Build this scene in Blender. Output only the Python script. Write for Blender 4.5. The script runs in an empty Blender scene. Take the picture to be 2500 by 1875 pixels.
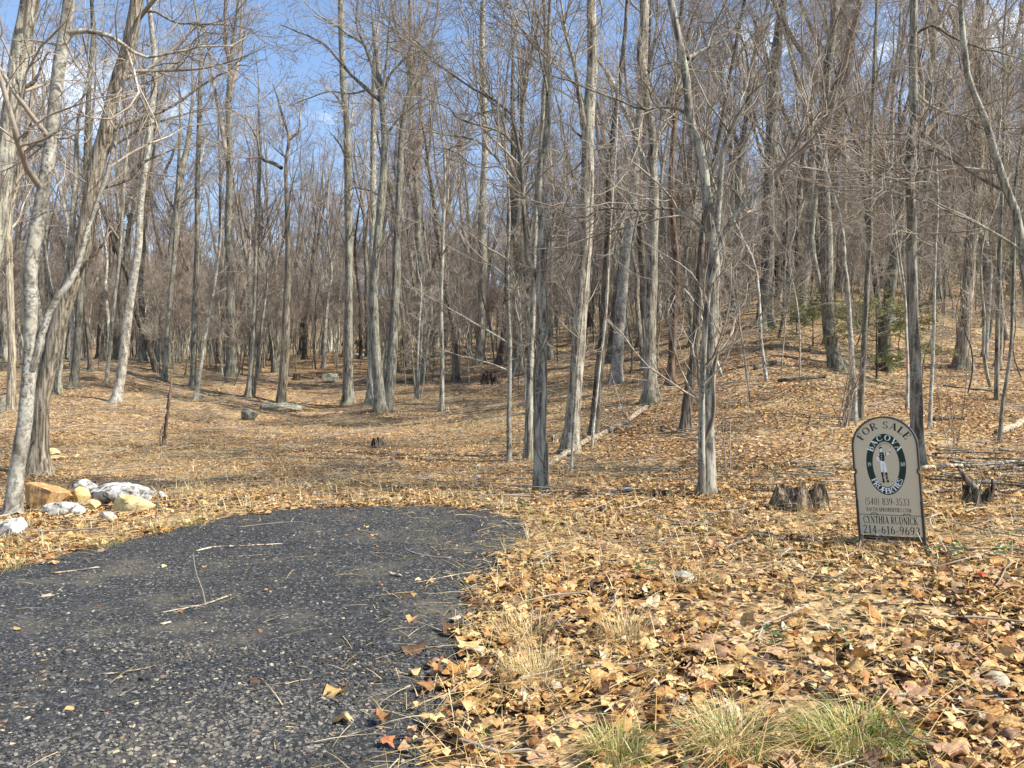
import bpy, bmesh, math, random
import numpy as np
from mathutils import Vector, noise as mnoise
from mathutils.geometry import delaunay_2d_cdt

# ------------------------------------------------------------------ camera, sky, sun
S = bpy.context.scene
COL = S.collection
F, U0, V0, CAMZ = 1875.0, 1250.0, 937.5, 1.6        # the photograph is 2500 x 1875

cam_d = bpy.data.cameras.new('camera')
cam = bpy.data.objects.new('camera', cam_d)
COL.objects.link(cam)
cam_d.lens, cam_d.sensor_width = 27.0, 36.0
cam_d.clip_start, cam_d.clip_end = 0.05, 2500
cam.location = (0, 0, CAMZ)
cam.rotation_euler = (math.radians(90), 0, 0)
S.camera = cam

SUN_DIR = Vector((0.955, -0.295, 0.0)).normalized()
SUN_EL = math.radians(46)
SUN_AZ = math.atan2(SUN_DIR.x, SUN_DIR.y)
w = bpy.data.worlds.new('World'); S.world = w; w.use_nodes = True
nt = w.node_tree; nt.nodes.clear()
sky = nt.nodes.new('ShaderNodeTexSky'); sky.sky_type = 'NISHITA'; sky.sun_disc = False
sky.sun_elevation = SUN_EL; sky.sun_rotation = SUN_AZ
sky.altitude = 700; sky.air_density = 1.0; sky.dust_density = 0.6; sky.ozone_density = 1.5
tc = nt.nodes.new('ShaderNodeTexCoord')
mp = nt.nodes.new('ShaderNodeMapping'); mp.inputs['Scale'].default_value = (1.6, 1.6, 4.5)
cn = nt.nodes.new('ShaderNodeTexNoise'); cn.inputs['Scale'].default_value = 1.7; cn.inputs['Detail'].default_value = 7
cn.inputs['Roughness'].default_value = 0.58
cr = nt.nodes.new('ShaderNodeValToRGB')
cr.color_ramp.elements[0].position = 0.57; cr.color_ramp.elements[0].color = (0, 0, 0, 1)
cr.color_ramp.elements[1].position = 0.74; cr.color_ramp.elements[1].color = (0.85, 0.85, 0.85, 1)
mx = nt.nodes.new('ShaderNodeMix'); mx.data_type = 'RGBA'
mx.inputs['B'].default_value = (8.5, 8.8, 9.3, 1)
bg = nt.nodes.new('ShaderNodeBackground'); bg.inputs['Strength'].default_value = 0.125
wo = nt.nodes.new('ShaderNodeOutputWorld')
nt.links.new(tc.outputs['Generated'], mp.inputs['Vector']); nt.links.new(mp.outputs[0], cn.inputs['Vector'])
nt.links.new(cn.outputs['Fac'], cr.inputs[0]); nt.links.new(cr.outputs[0], mx.inputs['Factor'])
nt.links.new(sky.outputs[0], mx.inputs['A']); nt.links.new(mx.outputs['Result'], bg.inputs['Color'])
nt.links.new(bg.outputs[0], wo.inputs['Surface'])

sun_d = bpy.data.lights.new('sun', 'SUN'); sun_d.energy = 5.0; sun_d.angle = math.radians(0.53)
sun_d.color = (1.0, 0.93, 0.80)
sun = bpy.data.objects.new('sun', sun_d); COL.objects.link(sun)
sv = Vector((SUN_DIR.x * math.cos(SUN_EL), SUN_DIR.y * math.cos(SUN_EL), math.sin(SUN_EL)))
sun.rotation_euler = sv.to_track_quat('Z', 'Y').to_euler()
sun.location = (20, -10, 30)

S.render.engine = 'CYCLES'
S.view_settings.view_transform = 'Standard'; S.view_settings.look = 'None'
S.view_settings.exposure = 1.05; S.view_settings.gamma = 1.0; S.view_settings.use_curve_mapping = False
S.cycles.max_bounces = 5; S.cycles.diffuse_bounces = 2; S.cycles.glossy_bounces = 2
S.cycles.transmission_bounces = 2; S.cycles.transparent_max_bounces = 4

# ------------------------------------------------------------------ helpers
def RNG(s): return np.random.default_rng(s)

def mesh_from(name, V, Fc, col=None, smooth=True, mats=(), midx=None):
    V = np.asarray(V, np.float32); me = bpy.data.meshes.new(name)
    if not isinstance(Fc, (list, tuple)): Fc = [Fc]
    Fc = [np.asarray(f, np.int32) for f in Fc if len(f)]
    nl = sum(f.size for f in Fc); nf = sum(len(f) for f in Fc)
    me.vertices.add(len(V)); me.vertices.foreach_set('co', V.ravel())
    me.loops.add(nl); me.loops.foreach_set('vertex_index', np.concatenate([f.ravel() for f in Fc]))
    tot = np.concatenate([np.full(len(f), f.shape[1], np.int32) for f in Fc])
    st = np.zeros(nf, np.int32); st[1:] = np.cumsum(tot)[:-1]
    me.polygons.add(nf); me.polygons.foreach_set('loop_start', st)
    me.update(calc_edges=True)
    if smooth: me.polygons.foreach_set('use_smooth', np.ones(nf, bool))
    else: me.polygons.foreach_set('use_smooth', np.zeros(nf, bool))
    for m in mats: me.materials.append(m)
    if midx is not None: me.polygons.foreach_set('material_index', np.asarray(midx, np.int32))
    if col is not None:
        a = me.color_attributes.new('Col', 'FLOAT_COLOR', 'POINT')
        c = np.ones((len(V), 4), np.float32); c[:, :3] = col
        a.data.foreach_set('color', c.ravel())
    me.validate()
    return me

def link(name, data, parent=None, loc=(0, 0, 0), rot=None):
    o = bpy.data.objects.new(name, data); COL.objects.link(o); o.location = loc
    if rot is not None: o.rotation_euler = rot
    if parent is not None: o.parent = parent
    return o

def tag(o, label=None, cat=None, group=None, kind=None):
    if label: o['label'] = label
    if cat: o['category'] = cat
    if group: o['group'] = group
    if kind: o['kind'] = kind
    return o

def nrm(a): return a / np.maximum(np.linalg.norm(a, axis=-1, keepdims=True), 1e-9)

def tubes(P, R, s, cap=False, lump=0.0, rng=None, flare=None):
    """P (N,K,3), R (N,K) -> verts, quads: N tubes of s sides"""
    P = np.asarray(P, float); R = np.asarray(R, float); N, K, _ = P.shape
    T = np.empty_like(P); T[:, 1:-1] = P[:, 2:] - P[:, :-2]; T[:, 0] = P[:, 1] - P[:, 0]; T[:, -1] = P[:, -1] - P[:, -2]
    T = nrm(T); m = nrm(P[:, -1] - P[:, 0] + 1e-6)
    ax = np.abs(m).argmin(1); ref = np.zeros((N, 3)); ref[np.arange(N), ax] = 1
    A = nrm(np.cross(T, ref[:, None, :])); B = np.cross(T, A)
    th = np.arange(s) * 2 * np.pi / s
    rr = R[:, :, None] * np.ones(s)
    if flare is not None: rr = rr * flare
    V = P[:, :, None, :] + rr[..., None] * (np.cos(th)[None, None, :, None] * A[:, :, None, :] + np.sin(th)[None, None, :, None] * B[:, :, None, :])
    i = np.arange(N)[:, None, None] * K * s; k = np.arange(K - 1)[None, :, None] * s; j = np.arange(s)[None, None, :]; j2 = (j + 1) % s
    Q = np.stack([i + k + j, i + k + j2, i + k + s + j2, i + k + s + j], -1).reshape(-1, 4)
    return V.reshape(-1, 3), Q

class Acc:
    def __init__(s): s.V = []; s.F = {}; s.C = []; s.n = 0
    def add(s, V, Fc, col=None):
        V = np.asarray(V); s.V.append(V)
        for f in (Fc if isinstance(Fc, (list, tuple)) else [Fc]):
            f = np.asarray(f)
            if len(f): s.F.setdefault(f.shape[1], []).append(f + s.n)
        if col is not None: s.C.append(np.broadcast_to(np.asarray(col, float), (len(V), 3)))
        s.n += len(V)
    def mesh(s, name, mats=(), smooth=True):
        return mesh_from(name, np.concatenate(s.V), [np.concatenate(f) for f in s.F.values()], np.concatenate(s.C) if s.C else None, smooth, mats)

def resample(P, K):
    """polyline (n,d) -> K points, smoothed with Catmull-Rom by chord"""
    P = np.asarray(P, float)
    if len(P) == 2: return P[0] + (P[1] - P[0]) * np.linspace(0, 1, K)[:, None]
    d = np.r_[0, np.cumsum(np.linalg.norm(np.diff(P[:, :3], axis=0), axis=1))]
    t = np.linspace(0, d[-1], K); idx = np.clip(np.searchsorted(d, t, 'right') - 1, 0, len(P) - 2)
    out = np.empty((K, P.shape[1]))
    for q in range(K):
        i = idx[q]; p0 = P[max(i - 1, 0)]; p1 = P[i]; p2 = P[i + 1]; p3 = P[min(i + 2, len(P) - 1)]
        x = (t[q] - d[i]) / max(d[i + 1] - d[i], 1e-9)
        out[q] = 0.5 * (2 * p1 + (p2 - p0) * x + (2 * p0 - 5 * p1 + 4 * p2 - p3) * x * x + (3 * p1 - p0 - 3 * p2 + p3) * x ** 3)
    return out

# ------------------------------------------------------------------ terrain
TS = np.array([-.9, -.5, -.3, -.16, 0, .2, .33, .55, .9])
DS = np.array([0, 4, 7, 10, 14, 20, 28, 34, 40, 60, 100, 180, 420.])
ZT = np.array([
    [0, 0, 0, -.03, -.05, .25, 1.0, 1.75, 2.8, 3.6, 4.6, 14, 50],
    [0, 0, 0, -.03, -.05, .25, 1.0, 1.75, 2.8, 3.6, 4.6, 14, 50],
    [0, 0, .05, .10, .08, .10, .20, .5, 1.4, 3.6, 5.6, 15, 50],
    [0, .02, .05, .10, .12, .20, .50, .95, 1.8, 4.0, 6.6, 16, 50],
    [0, .02, .06, .10, .15, .40, 1.0, 1.6, 2.4, 4.7, 8.5, 18, 55],
    [0, .03, .08, .15, .35, 1.0, 1.9, 2.9, 4.0, 7.0, 13, 25, 65],
    [0, .05, .15, .25, .55, 1.6, 3.4, 4.6, 5.7, 9.0, 16, 30, 75],
    [0, .08, .20, .30, .55, 1.3, 2.4, 3.7, 5.2, 9.5, 17, 31, 80],
    [0, .10, .25, .38, .65, 1.4, 2.6, 3.9, 5.5, 10, 18, 33, 85.]])
_lt = np.linspace(-.9, .9, 181); _ld = np.linspace(0, math.log(1 + 420 / 3.), 260)
_dd = 3 * (np.exp(_ld) - 1)
_G = np.array([[0.0] * len(_dd)] * len(_lt))
_rows = np.array([np.interp(_dd, DS, r) for r in ZT])
for j in range(len(_dd)): _G[:, j] = np.interp(_lt, TS, _rows[:, j])
for _ in range(4):
    p = np.pad(_G, ((4, 4), (0, 0)), 'edge'); _G = sum(p[i:i + len(_lt)] for i in range(9)) / 9
    p = np.pad(_G, ((0, 0), (2, 2)), 'edge'); _G = sum(p[:, i:i + len(_dd)] for i in range(5)) / 5
_G -= _G[:, :1]

def gz(x, y):
    x = np.asarray(x, float); y = np.asarray(y, float)
    d = np.clip(y, 0, 419); t = np.clip(x / np.maximum(y, 3.0), -.9, .9)
    a = (t + .9) / 1.8 * 180; b = np.log(1 + d / 3) / _ld[-1] * 259
    i = np.clip(a.astype(int), 0, 179); j = np.clip(b.astype(int), 0, 258); a = a - i; b = b - j
    z = _G[i, j] * (1 - a) * (1 - b) + _G[i + 1, j] * a * (1 - b) + _G[i, j + 1] * (1 - a) * b + _G[i + 1, j + 1] * a * b
    k = np.clip((d - 8) / 25, 0, 1)
    z = z + k * (.07 * np.sin(x * .9 + 1.3 * np.sin(y * .35)) + .06 * np.sin(y * .8 + x * .37 + 1.0) + .045 * np.sin(x * 1.9 - y * 1.3) + .035 * np.sin(y * 3.1 + 1.2 * np.sin(x * 1.1)) + .02 * np.sin(x * 4.3 + y * 2.2))
    z = z + .012 * np.sin(x * 2.7 + y * 1.1) * np.sin(y * 3.1 - x) * np.clip(d / 3, 0, 1)
    return z

def ground_at(u, v, dmin=1.5):
    """point of the terrain seen at photograph pixel (u, v)"""
    t = (u - U0) / F; sl = (v - V0) / F
    d = np.exp(np.linspace(math.log(dmin), math.log(200), 3000))
    ray = CAMZ - sl * d; g = gz(t * d, d); k = np.argmax(ray <= g)
    if ray[k] > g[k]: k = len(d) - 1
    return np.array([t * d[k], d[k], g[k]])

def at_depth(u, v, d): return np.array([(u - U0) / F * d, d, CAMZ - (v - V0) / F * d])

# ------------------------------------------------------------------ materials
def mat(name):
    m = bpy.data.materials.new(name); m.use_nodes = True; n = m.node_tree
    b = n.nodes['Principled BSDF']; b.inputs['Specular IOR Level'].default_value = 0.25
    return m, n, b
def nd(n, t, **k):
    x = n.nodes.new(t)
    for a, v in k.items():
        if a in x.inputs: x.inputs[a].default_value = v
        else: setattr(x, a, v)
    return x
def ramp(n, stops):
    r = n.nodes.new('ShaderNodeValToRGB'); e = r.color_ramp.elements
    while len(e) < len(stops): e.new(0.5)
    for i, (p, c) in enumerate(stops):
        e[i].position = p; e[i].color = (*c, 1) if len(c) == 3 else c
    return r
def mixc(n, fac, a, b, mode='MIX'):
    x = n.nodes.new('ShaderNodeMix'); x.data_type = 'RGBA'; x.blend_type = mode
    for i, v in (('Factor', fac), ('A', a), ('B', b)):
        if hasattr(v, 'links'): n.links.new(v, x.inputs[i])
        else: x.inputs[i].default_value = v if i == 'Factor' else (*v, 1)
    return x.outputs['Result']

def bark_mat(name, dark, mid, light, lichen, lich_amt, sx=16, sz=2.0, bump=0.9, moss=None):
    m, n, b = mat(name); L = n.links.new
    tc = nd(n, 'ShaderNodeTexCoord'); oi = nd(n, 'ShaderNodeObjectInfo')
    add = nd(n, 'ShaderNodeVectorMath', operation='ADD'); sc = nd(n, 'ShaderNodeVectorMath', operation='SCALE')
    comb = nd(n, 'ShaderNodeCombineXYZ'); L(oi.outputs['Random'], comb.inputs[0]); L(oi.outputs['Random'], comb.inputs[2])
    L(comb.outputs[0], sc.inputs[0]); sc.inputs['Scale'].default_value = 40
    L(tc.outputs['Object'], add.inputs[0]); L(sc.outputs[0], add.inputs[1])
    mp = nd(n, 'ShaderNodeMapping'); mp.inputs['Scale'].default_value = (sx, sx, sz); L(add.outputs[0], mp.inputs['Vector'])
    n1 = nd(n, 'ShaderNodeTexNoise', Scale=1.0, Detail=6.0, Roughness=.62, Distortion=.6); L(mp.outputs[0], n1.inputs['Vector'])
    n2 = nd(n, 'ShaderNodeTexNoise', Scale=2.4, Detail=6.0, Roughness=.68); L(add.outputs[0], n2.inputs['Vector'])
    n3 = nd(n, 'ShaderNodeTexNoise', Scale=28.0, Detail=3.0, Roughness=.6); L(add.outputs[0], n3.inputs['Vector'])
    r = ramp(n, [(.40, tuple(c_ * .75 for c_ in dark)), (.50, tuple(c_ * .86 for c_ in mid)), (.60, tuple(min(1, c_ * 1.05) for c_ in light))]); L(n1.outputs['Fac'], r.inputs[0])
    lr = ramp(n, [(.50 - lich_amt * .12, (0, 0, 0)), (.62, (1, 1, 1))]); L(n2.outputs['Fac'], lr.inputs[0])
    l2 = ramp(n, [(.42, (0, 0, 0)), (.58, (1, 1, 1))]); L(n3.outputs['Fac'], l2.inputs[0])
    mul = nd(n, 'ShaderNodeMath', operation='MULTIPLY'); L(lr.outputs[0], mul.inputs[0]); L(l2.outputs[0], mul.inputs[1])
    mul2 = nd(n, 'ShaderNodeMath', operation='MULTIPLY'); L(mul.outputs[0], mul2.inputs[0]); mul2.inputs[1].default_value = min(1, lich_amt)
    c = mixc(n, mul2.outputs[0], r.outputs[0], lichen)
    if moss:
        sp = nd(n, 'ShaderNodeSeparateXYZ'); L(tc.outputs['Object'], sp.inputs[0])
        mr = nd(n, 'ShaderNodeMapRange'); L(sp.outputs[2], mr.inputs[0]); mr.inputs[1].default_value = .02; mr.inputs[2].default_value = .35
        mr.inputs[3].default_value = .75; mr.inputs[4].default_value = 0
        mm = nd(n, 'ShaderNodeMath', operation='MULTIPLY'); L(mr.outputs[0], mm.inputs[0]); L(n2.outputs['Fac'], mm.inputs[1])
        c = mixc(n, mm.outputs[0], c, moss)
    vr = nd(n, 'ShaderNodeMapRange'); L(oi.outputs['Random'], vr.inputs[0]); vr.inputs[3].default_value = .55; vr.inputs[4].default_value = 1.2
    hs = nd(n, 'ShaderNodeHueSaturation'); L(c, hs.inputs['Color']); L(vr.outputs[0], hs.inputs['Value'])
    L(hs.outputs[0], b.inputs['Base Color']); b.inputs['Roughness'].default_value = .9
    bp = nd(n, 'ShaderNodeBump', Strength=bump * .35, Distance=.012); L(n1.outputs['Fac'], bp.inputs['Height']); L(bp.outputs[0], b.inputs['Normal'])
    return m

M = {}
M['fissured'] = bark_mat('bark_fissured', (.075, .062, .048), (.21, .18, .14), (.36, .32, .255), (.42, .42, .34), .75, 20, 2.2, 1.0, (.10, .10, .03))
M['shaggy'] = bark_mat('bark_shaggy', (.085, .068, .050), (.27, .225, .165), (.44, .38, .29), (.46, .44, .36), .4, 24, 1.6, 1.3)
M['smooth'] = bark_mat('bark_smooth', (.15, .13, .105), (.28, .25, .205), (.39, .36, .30), (.56, .56, .50), .95, 9, 5.0, .35)
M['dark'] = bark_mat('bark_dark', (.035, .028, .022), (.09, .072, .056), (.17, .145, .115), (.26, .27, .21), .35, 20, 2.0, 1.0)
M['grey'] = bark_mat('bark_grey', (.075, .066, .056), (.19, .17, .14), (.31, .285, .24), (.40, .42, .33), .7, 18, 2.4, .8, (.10, .10, .03))
M['red'] = bark_mat('bark_red', (.085, .048, .03), (.22, .135, .085), (.36, .25, .17), (.4, .38, .3), .3, 20, 1.8, 1.0)
M['wood'] = bark_mat('dead_wood', (.10, .075, .05), (.33, .26, .18), (.55, .46, .34), (.5, .47, .4), .3, 22, 22, .8)
M['rot'] = bark_mat('rotten_wood', (.012, .009, .007), (.06, .042, .028), (.24, .18, .12), (.32, .29, .22), .3, 26, 2.5, 1.3)

def twig_mat(name, c0, c1, v0=.75, v1=1.15):
    m, n, b = mat(name); L = n.links.new
    oi = nd(n, 'ShaderNodeObjectInfo'); g = nd(n, 'ShaderNodeTexCoord')
    no = nd(n, 'ShaderNodeTexNoise', Scale=1.6, Detail=4.0); L(g.outputs['Object'], no.inputs['Vector'])
    r = ramp(n, [(.35, c0), (.65, c1)]); L(no.outputs['Fac'], r.inputs[0])
    vr = nd(n, 'ShaderNodeMapRange'); L(oi.outputs['Random'], vr.inputs[0]); vr.inputs[3].default_value = v0; vr.inputs[4].default_value = v1
    hs = nd(n, 'ShaderNodeHueSaturation'); L(r.outputs[0], hs.inputs['Color']); L(vr.outputs[0], hs.inputs['Value'])
    L(hs.outputs[0], b.inputs['Base Color']); b.inputs['Roughness'].default_value = .75
    return m
M['twig'] = twig_mat('twig_bark', (.15, .118, .088), (.42, .37, .305))  # tones spread apart so sunlit highlight and shade are painted into the bark
M['twig_far'] = twig_mat('twig_bark_far', (.15, .115, .09), (.33, .275, .225))
M['twig_red'] = twig_mat('twig_bark_reddish', (.17, .11, .075), (.30, .22, .16))
M['vine'] = twig_mat('vine_bark', (.11, .08, .055), (.26, .21, .16))
M['needle'] = twig_mat('evergreen_needles', (.11, .13, .04), (.24, .25, .085))

def col_mat(name, rough=.7, trans=0.0, nscale=30, namp=.35, spec=.2):
    m, n, b = mat(name); L = n.links.new
    a = nd(n, 'ShaderNodeVertexColor'); a.layer_name = 'Col'; g = nd(n, 'ShaderNodeNewGeometry')
    no = nd(n, 'ShaderNodeTexNoise', Scale=float(nscale), Detail=3.0); L(g.outputs['Position'], no.inputs['Vector'])
    vr = nd(n, 'ShaderNodeMapRange'); L(no.outputs['Fac'], vr.inputs[0]); vr.inputs[1].default_value = .3; vr.inputs[2].default_value = .7
    vr.inputs[3].default_value = 1 - namp; vr.inputs[4].default_value = 1 + namp * .6
    hs = nd(n, 'ShaderNodeHueSaturation'); L(a.outputs[0], hs.inputs['Color']); L(vr.outputs[0], hs.inputs['Value'])
    L(hs.outputs[0], b.inputs['Base Color']); b.inputs['Roughness'].default_value = rough; b.inputs['Specular IOR Level'].default_value = spec
    if trans:
        tr = nd(n, 'ShaderNodeBsdfTranslucent'); L(hs.outputs[0], tr.inputs[0]); ms = nd(n, 'ShaderNodeMixShader'); ms.inputs[0].default_value = trans
        L(b.outputs[0], ms.inputs[1]); L(tr.outputs[0], ms.inputs[2]); L(ms.outputs[0], n.nodes['Material Output'].inputs[0])
    return m
M['leaf'] = col_mat('dead_leaf', .6, .12, 60, .34, .25)
M['grass'] = col_mat('grass_blade', .6, .25, 40, .2, .3)
M['chip'] = col_mat('shale_chip', .55, 0, 50, .3, .4)
M['green'] = col_mat('green_leaf', .45, .2, 30, .25, .4)

def flat_mat(name, c, rough=.6, metal=0, spec=.3, var=.12, scale=6):
    m, n, b = mat(name); L = n.links.new
    g = nd(n, 'ShaderNodeTexCoord'); no = nd(n, 'ShaderNodeTexNoise', Scale=float(scale), Detail=5.0); L(g.outputs['Object'], no.inputs['Vector'])
    r = ramp(n, [(.3, tuple(x * (1 - var) for x in c)), (.7, tuple(min(1, x * (1 + var)) for x in c))]); L(no.outputs['Fac'], r.inputs[0])
    L(r.outputs[0], b.inputs['Base Color']); b.inputs['Roughness'].default_value = rough; b.inputs['Metallic'].default_value = metal
    b.inputs['Specular IOR Level'].default_value = spec
    return m
M['sign_beige'] = flat_mat('sign_beige_paint', (.55, .48, .345), .45, 0, .4, .04, 3)
M['sign_black'] = flat_mat('sign_black_print', (.014, .014, .014), .5)
M['sign_green'] = flat_mat('sign_green_print', (.006, .032, .018), .5)
M['sign_white'] = flat_mat('sign_white_print', (.78, .80, .82), .5, var=.03)
M['iron'] = flat_mat('sign_black_iron', (.018, .018, .02), .32, 0, .6)
M['ribbon'] = flat_mat('orange_flagging', (.85, .10, .03), .5)

def rock_mat(name, c0, c1, c2, blot=None, blot_amt=.5, streak=None):
    m, n, b = mat(name); L = n.links.new; g = nd(n, 'ShaderNodeTexCoord')
    n1 = nd(n, 'ShaderNodeTexNoise', Scale=7.0, Detail=8.0, Roughness=.65); L(g.outputs['Object'], n1.inputs['Vector'])
    n2 = nd(n, 'ShaderNodeTexNoise', Scale=11.0, Detail=6.0, Roughness=.7, Distortion=.5); L(g.outputs['Object'], n2.inputs['Vector'])
    r = ramp(n, [(.32, c0), (.5, c1), (.68, c2)]); L(n1.outputs['Fac'], r.inputs[0]); c = r.outputs[0]
    if blot:
        q = ramp(n, [(.56 - .12 * blot_amt, (0, 0, 0)), (.64 - .06 * blot_amt, (1, 1, 1))]); L(n2.outputs['Fac'], q.inputs[0]); c = mixc(n, q.outputs[0], c, blot)
    if streak:
        mp = nd(n, 'ShaderNodeMapping'); mp.inputs['Scale'].default_value = (26, 26, 2.5); L(g.outputs['Object'], mp.inputs['Vector'])
        n4 = nd(n, 'ShaderNodeTexNoise', Scale=1.0, Detail=4.0); L(mp.outputs[0], n4.inputs['Vector'])
        q2 = ramp(n, [(.48, (0, 0, 0)), (.62, (.8, .8, .8))]); L(n4.outputs['Fac'], q2.inputs[0]); c = mixc(n, q2.outputs[0], c, streak)
    L(c, b.inputs['Base Color']); b.inputs['Roughness'].default_value = .85
    bp = nd(n, 'ShaderNodeBump', Strength=.7, Distance=.03); L(n1.outputs['Fac'], bp.inputs['Height']); L(bp.outputs[0], b.inputs['Normal'])
    return m
M['rock_orange'] = rock_mat('sandstone_orange', (.28, .155, .065), (.42, .25, .105), (.54, .37, .19), None, 0, (.20, .11, .06))
M['rock_yellow'] = rock_mat('sandstone_yellow', (.44, .32, .13), (.60, .46, .21), (.68, .57, .34), (.22, .18, .12), .1)
M['rock_pale'] = rock_mat('limestone_pale', (.28, .275, .26), (.47, .465, .44), (.64, .63, .59), (.07, .062, .05), .6)
M['rock_grey'] = rock_mat('fieldstone_grey', (.17, .16, .14), (.30, .29, .25), (.47, .45, .40), (.55, .55, .50), .1)
M['rock_mossy'] = rock_mat('fieldstone_mossy', (.10, .095, .07), (.21, .20, .165), (.34, .33, .28), (.08, .09, .03), .5)

def ground_mat():
    m, n, b = mat('leaf_covered_ground'); L = n.links.new; g = nd(n, 'ShaderNodeNewGeometry'); pos = g.outputs['Position']
    wn = nd(n, 'ShaderNodeTexNoise', Scale=9.0, Detail=2.0); L(pos, wn.inputs['Vector'])
    wv = nd(n, 'ShaderNodeVectorMath', operation='SCALE'); L(wn.outputs['Color'], wv.inputs[0]); wv.inputs['Scale'].default_value = .12
    ad = nd(n, 'ShaderNodeVectorMath', operation='ADD'); L(pos, ad.inputs[0]); L(wv.outputs[0], ad.inputs[1])
    v1 = nd(n, 'ShaderNodeTexVoronoi', Scale=11.0); L(ad.outputs[0], v1.inputs['Vector'])
    v2 = nd(n, 'ShaderNodeTexVoronoi', Scale=19.0); L(ad.outputs[0], v2.inputs['Vector'])
    s1 = nd(n, 'ShaderNodeSeparateColor'); L(v1.outputs['Color'], s1.inputs[0]); s2 = nd(n, 'ShaderNodeSeparateColor'); L(v2.outputs['Color'], s2.inputs[0])
    stops = [(0, (.045, .028, .017)), (.25, (.12, .068, .034)), (.5, (.25, .148, .07)), (.75, (.38, .245, .12)), (.92, (.48, .34, .19)), (1, (.56, .44, .28))]  # leaf and duff tones; the darkest also paint shade into gaps between leaves
    r1 = ramp(n, stops); L(s1.outputs[0], r1.inputs[0]); r2 = ramp(n, stops); L(s2.outputs[1], r2.inputs[0])
    k = nd(n, 'ShaderNodeMath', operation='GREATER_THAN'); L(s1.outputs[2], k.inputs[0]); k.inputs[1].default_value = .5
    c = mixc(n, k.outputs[0], r1.outputs[0], r2.outputs[0])
    # patches: dry straw, thin soil, moss
    p1 = nd(n, 'ShaderNodeTexNoise', Scale=.22, Detail=5.0, Roughness=.6); L(pos, p1.inputs['Vector'])
    q1 = ramp(n, [(.48, (0, 0, 0)), (.62, (.55, .55, .55))]); L(p1.outputs['Fac'], q1.inputs[0])
    fb = nd(n, 'ShaderNodeTexNoise', Scale=70.0, Detail=3.0); L(pos, fb.inputs['Vector'])
    fs = ramp(n, [(.35, (.20, .14, .065)), (.65, (.60, .47, .25))]); L(fb.outputs['Fac'], fs.inputs[0])
    c = mixc(n, q1.outputs[0], c, fs.outputs[0])
    mp = nd(n, 'ShaderNodeVectorMath', operation='ADD'); mp.inputs[1].default_value = (31, 17, 5); L(pos, mp.inputs[0])
    p2 = nd(n, 'ShaderNodeTexNoise', Scale=.45, Detail=6.0, Roughness=.65); L(mp.outputs[0], p2.inputs['Vector'])
    q2 = ramp(n, [(.56, (0, 0, 0)), (.70, (.7, .7, .7))]); L(p2.outputs['Fac'], q2.inputs[0])
    c = mixc(n, q2.outputs[0], c, (.10, .085, .035))
    p3 = nd(n, 'ShaderNodeTexNoise', Scale=1.4, Detail=5.0); L(mp.outputs[0], p3.inputs['Vector'])
    q3 = ramp(n, [(.55, (0, 0, 0)), (.72, (.75, .75, .75))]); L(p3.outputs['Fac'], q3.inputs[0])
    c = mixc(n, q3.outputs[0], c, (.115, .07, .042))
    L(c, b.inputs['Base Color']); b.inputs['Roughness'].default_value = .85
    sm = nd(n, 'ShaderNodeMath', operation='ADD'); L(v1.outputs['Distance'], sm.inputs[0]); L(s2.outputs[0], sm.inputs[1])
    bp = nd(n, 'ShaderNodeBump', Strength=.9, Distance=.045); L(sm.outputs[0], bp.inputs['Height']); L(bp.outputs[0], b.inputs['Normal'])
    return m
M['ground'] = ground_mat()

def drive_mat():
    m, n, b = mat('crushed_shale'); L = n.links.new; g = nd(n, 'ShaderNodeNewGeometry'); pos = g.outputs['Position']
    v = nd(n, 'ShaderNodeTexVoronoi', Scale=70.0); L(pos, v.inputs['Vector']); s = nd(n, 'ShaderNodeSeparateColor'); L(v.outputs['Color'], s.inputs[0])
    r = ramp(n, [(0, (.014, .0145, .0155)), (.6, (.034, .035, .0375)), (.92, (.075, .077, .08)), (1, (.24, .22, .18))]); L(s.outputs[0], r.inputs[0])
    p = nd(n, 'ShaderNodeTexNoise', Scale=1.3, Detail=6.0, Roughness=.7); L(pos, p.inputs['Vector'])
    q = ramp(n, [(.50, (0, 0, 0)), (.70, (.7, .7, .7))]); L(p.outputs['Fac'], q.inputs[0])
    c = mixc(n, q.outputs[0], r.outputs[0], (.13, .115, .085))
    L(c, b.inputs['Base Color']); b.inputs['Roughness'].default_value = .7
    bp = nd(n, 'ShaderNodeBump', Strength=1.0, Distance=.02); L(s.outputs[1], bp.inputs['Height']); L(bp.outputs[0], b.inputs['Normal'])
    return m
M['drive'] = drive_mat()

# ------------------------------------------------------------------ ground and drive
tt = np.r_[-14, -8, -5, -3.2, -2.2, -1.6, -1.25, np.linspace(-1, 1, 230), 1.25, 1.6, 2.2, 3.2, 5, 8, 14]
yy = np.r_[-40, -25, -15, -9, -5, -3, -1.5, -.5, .3, np.exp(np.linspace(math.log(1.0), math.log(460), 290))]
YY, TT = np.meshgrid(yy, tt, indexing='ij'); XX = TT * np.maximum(YY, 3.0)
ZZ = gz(XX, YY)
# small lumps under the leaves
nz = (np.sin(XX * 7.1 + 2 * np.sin(YY * 3.3)) * np.sin(YY * 6.3 + XX * 2.1)) * .008 * np.clip(YY / 3, 0, 1)
Vg = np.stack([XX, YY, ZZ + nz - .012], -1).reshape(-1, 3)
a, bq = len(yy), len(tt); I = (np.arange(a - 1)[:, None] * bq + np.arange(bq - 1)[None, :])
Qg = np.stack([I, I + 1, I + bq + 1, I + bq], -1).reshape(-1, 4)
ground = tag(link('ground', mesh_from('ground', Vg, Qg, mats=[M['ground']])), 'leaf covered woodland floor rising to a wooded hillside', kind='structure')

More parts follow.
